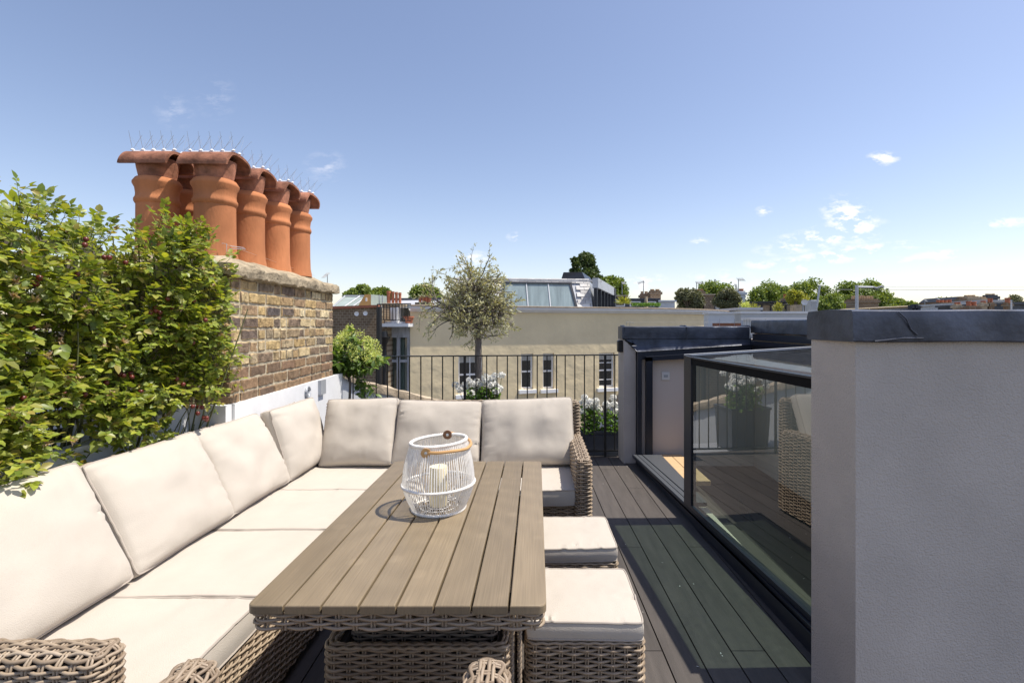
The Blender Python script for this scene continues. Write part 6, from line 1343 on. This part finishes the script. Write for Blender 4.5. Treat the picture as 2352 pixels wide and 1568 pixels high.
# right skyline
far_house(2030, 2068, 706, 50, 'roofgrey', 'low pinkish flat roof behind the right coping', 'stone', 6)
far_chimney(2160, 2196, 694, 712, 30, 4, 'squat dark chimney with four red pots right of the curved cream roof', 'potfar', 6)
far_chimney(2062, 2080, 706, 716, 40, 1, 'low dark vent stack above the coping', 'potfar', 4) if False else None
def arch_roof():
    r = thing('curved_roof', tuple(at(2120, 712, 26)), 'low curved cream edged roof with dark clutter behind the right coping', 'roof'); m = MB(); g = []
    for t in np.linspace(0, 1, 12): a = at(2085+55*t, 712-11*math.sin(math.pi*min(1, t+.35)*.8), 26); g.append([a, a+A(0, .6, 0), a+A(0, 6, 0)])
    m.grid(np.array(g)); m.build('shell', M['cap'], r)
    m = MB(); a, b = at(2030, 712, 25), at(2108, 708, 25); m.hexa([a+A(0, 0, -.3), b+A(0, 0, -.3), b+A(0, .5, -.3), a+A(0, .5, -.3)], [a, b, b+A(0, .5, 0), a+A(0, .5, 0)])
    for px, py in ((2098, 703), (2106, 700), (2112, 704)): c = at(px, py, 25); m.bb(c[0]-.06, c[0]+.06, 25, 25.3, c[2]-.3, c[2]+.05)
    m.build('plant_clutter', M['frame'], r, smooth=False)
arch_roof()
far_chimney(2196, 2210, 698, 712, 24, 2, 'small buff chimney with a pair of red pots', 'potfar', 5, M['stone'])
far_chimney(2226, 2250, 702, 712, 18, 2, 'chimney carrying two fat red pots in the middle of the right skyline', 'potfar', 10)
far_chimney(2256, 2268, 694, 712, 20, 1, 'slim buff chimney with one red pot right of the fat red pots', 'potfar', 4, M['stone'])
far_chimney(2272, 2284, 694, 712, 20, 2, 'narrow chimney with two thin red pots', 'potfar', 9)
far_house(2200, 2232, 700, 26, 'zinc', 'grey metal clad roof box behind the red pots', 'zinc', 3)
far_house(2254, 2320, 692, 40, 'zinc', 'long grey railing topped roof storey on the right', 'rooflight', 4)
far_house(2212, 2300, 690, 70, BRICK, 'tallest dark brick terrace rooftops on the right skyline', 'darkroof', 8, 10)
far_chimney(2204, 2216, 683, 700, 66, 1, 'dark domed chimney left of the tallest rooftops', 'potbuff', 2)
far_chimney(2222, 2248, 680, 700, 68, 3, 'pale faced chimney on the tallest rooftops, left one', 'potbuff', 3, M['stone'])
far_chimney(2254, 2268, 684, 700, 68, 2, 'pale faced chimney on the tallest rooftops, middle one', 'potbuff', 3, M['stone'])
far_chimney(2270, 2292, 677, 700, 69, 3, 'highest dark chimney on the tallest rooftops', 'potbuff', 3, M['darkroof'])
far_chimney(2312, 2324, 694, 712, 16, 1, 'single orange hooded pot chimney near the right edge', 'potfar', 12)
far_house(2322, 2372, 699, 22, 'darkroof', 'dark slate roof at the right edge of the skyline', 'darkroof', 4)
far_house(2284, 2310, 704, 30, 'stone', 'row of pale balusters roof between slate roof and red pots', 'stone', 3)
m = MB(); m.tube([at(2323, 712, 14), at(2323, 693, 14)], .02, 6); o = m.build('thin_pole', M['cornice'], None, loc=tuple(at(2323, 712, 14))); tag(o, 'thin white pole near the right edge of the skyline', 'pole')
sp = thing('church_spire', tuple(at(2086, 700, 220)), 'small green copper spire far off on the right skyline', 'spire'); m = MB(); c = at(2086, 689, 220); m.lathe([(.001, 0), (1.9, -2.6)], c, 4); m.build('spire_roof', M['copper'], sp, smooth=False); m = MB(); m.bb(c[0]-1.3, c[0]+1.3, 219, 221.6, GZ, c[2]-2.6); m.build('tower', M['stone'], sp, smooth=False)
far_house(2122, 2140, 697, 260, 'zinc', 'pale distant block of flats right of the green spire', 'rooflight', 8, name='far_tower_block')
aerial(2124, 702, 689, 60, 'left aerial of two over the low distant trees', 4, 1); aerial(2153, 706, 685, 60, 'right taller aerial of two over the low distant trees', 4, 1)
aerial(752, 655, 631, 20, 'thin aerial just right of the chimney cap end', 8, -1)
for i, (px, py, yb, dx, lb) in enumerate(((1642, 641, 668, 6, 'left of two distant tower crane jibs above the trees'), (1689, 652, 676, 6, 'right of two distant tower crane jibs above the trees'))):
    r = thing('tower_crane', tuple(at(px+dx, yb, 300)), lb, 'crane', 'distant tower cranes'); m = MB(); a, b = at(px, py, 300), at(px+dx, yb, 300)
    for o_ in (-.4, .4): m.tube([a+A(o_, 0, 0), b+A(o_, 0, 0)], .18, 4)
    for k in range(9): m.tube([a+(b-a)*k/9+A(-.4, 0, 0), a+(b-a)*(k+1)/9+A(.4, 0, 0)], .12, 4)
    m.build('jib', M['cable'], r); m = MB(); m.tube([b, A(b[0], b[1], GZ)], .5, 4); m.build('mast', M['cable'], r)
# roofs that close the gaps low on the skyline
def row_house(px0, px1, yt, Y, label, wm='greywall'): far_house(px0, px1, yt, Y, wm, label, 'darkroof', 10, 6, name='terrace_house')
row_house(700, 850, 712, 40, 'dim terrace roofs behind the conservatory')
row_house(1000, 1120, 700, 50, 'terrace roof behind the olive crown')
row_house(1500, 1640, 716, 55, 'terrace roof low behind the olive coloured tree')
row_house(1640, 1880, 716, 58, 'terrace roofs under the broad green trees', 'stone')
row_house(1880, 2120, 716, 62, 'terrace roofs behind the steel cable post', BRICK)
row_house(2120, 2420, 712, 80, 'terrace roofs along the right skyline', BRICK)
# anti-bird wires above the far coping
bw = thing('coping_wire', tuple(at(1441, 752, 5.2)), 'thin bird deterrent wires on pins above the far lead coping', 'wire'); m = MB()
for px, w in ((1438, 0), (1446, 0)): m.tube([at(px, 752, 5.25), at(px+1, 739, 5.25)], .0016, 5)
m.tube([at(1438, 739, 5.25), at(1446, 740, 5.25), at(1456, 741, 5.25)], .0022, 5); m.tube([at(1448, 740, 5.25), at(1700, 740, 5.25)], .0008, 4)
for px in (1653, 1687, 1709, 1715, 1722, 1758): m.tube([at(px, 752, 5.25), at(px, 732, 5.25)], .0016, 5)
for px in (1715, 1758): m.tube([at(px-4, 732, 5.25), at(px+4, 732, 5.25)], .002, 5)
m.build('pins_and_wire', M['cable'], bw)
# fallen petals on the deck
lf = MB(); n_ = 20; P = np.stack([RNG.uniform(.35, 1.0, n_), RNG.uniform(1.9, 5.2, n_), np.full(n_, .003)], 1); D = rand_dirs(n_)*A(1, 1, .1); quadleaves(lf, P, D, np.repeat(A(0, 0, 1)[None], n_, 0)+RNG.normal(0, .2, (n_, 3)), RNG.uniform(.006, .014, n_), RNG.uniform(.004, .008, n_)); o = lf.build('fallen_petals', M['gerfl'], None, sharp=0); tag(o, 'tiny pale fallen petals scattered over the dark deck', kind='stuff')
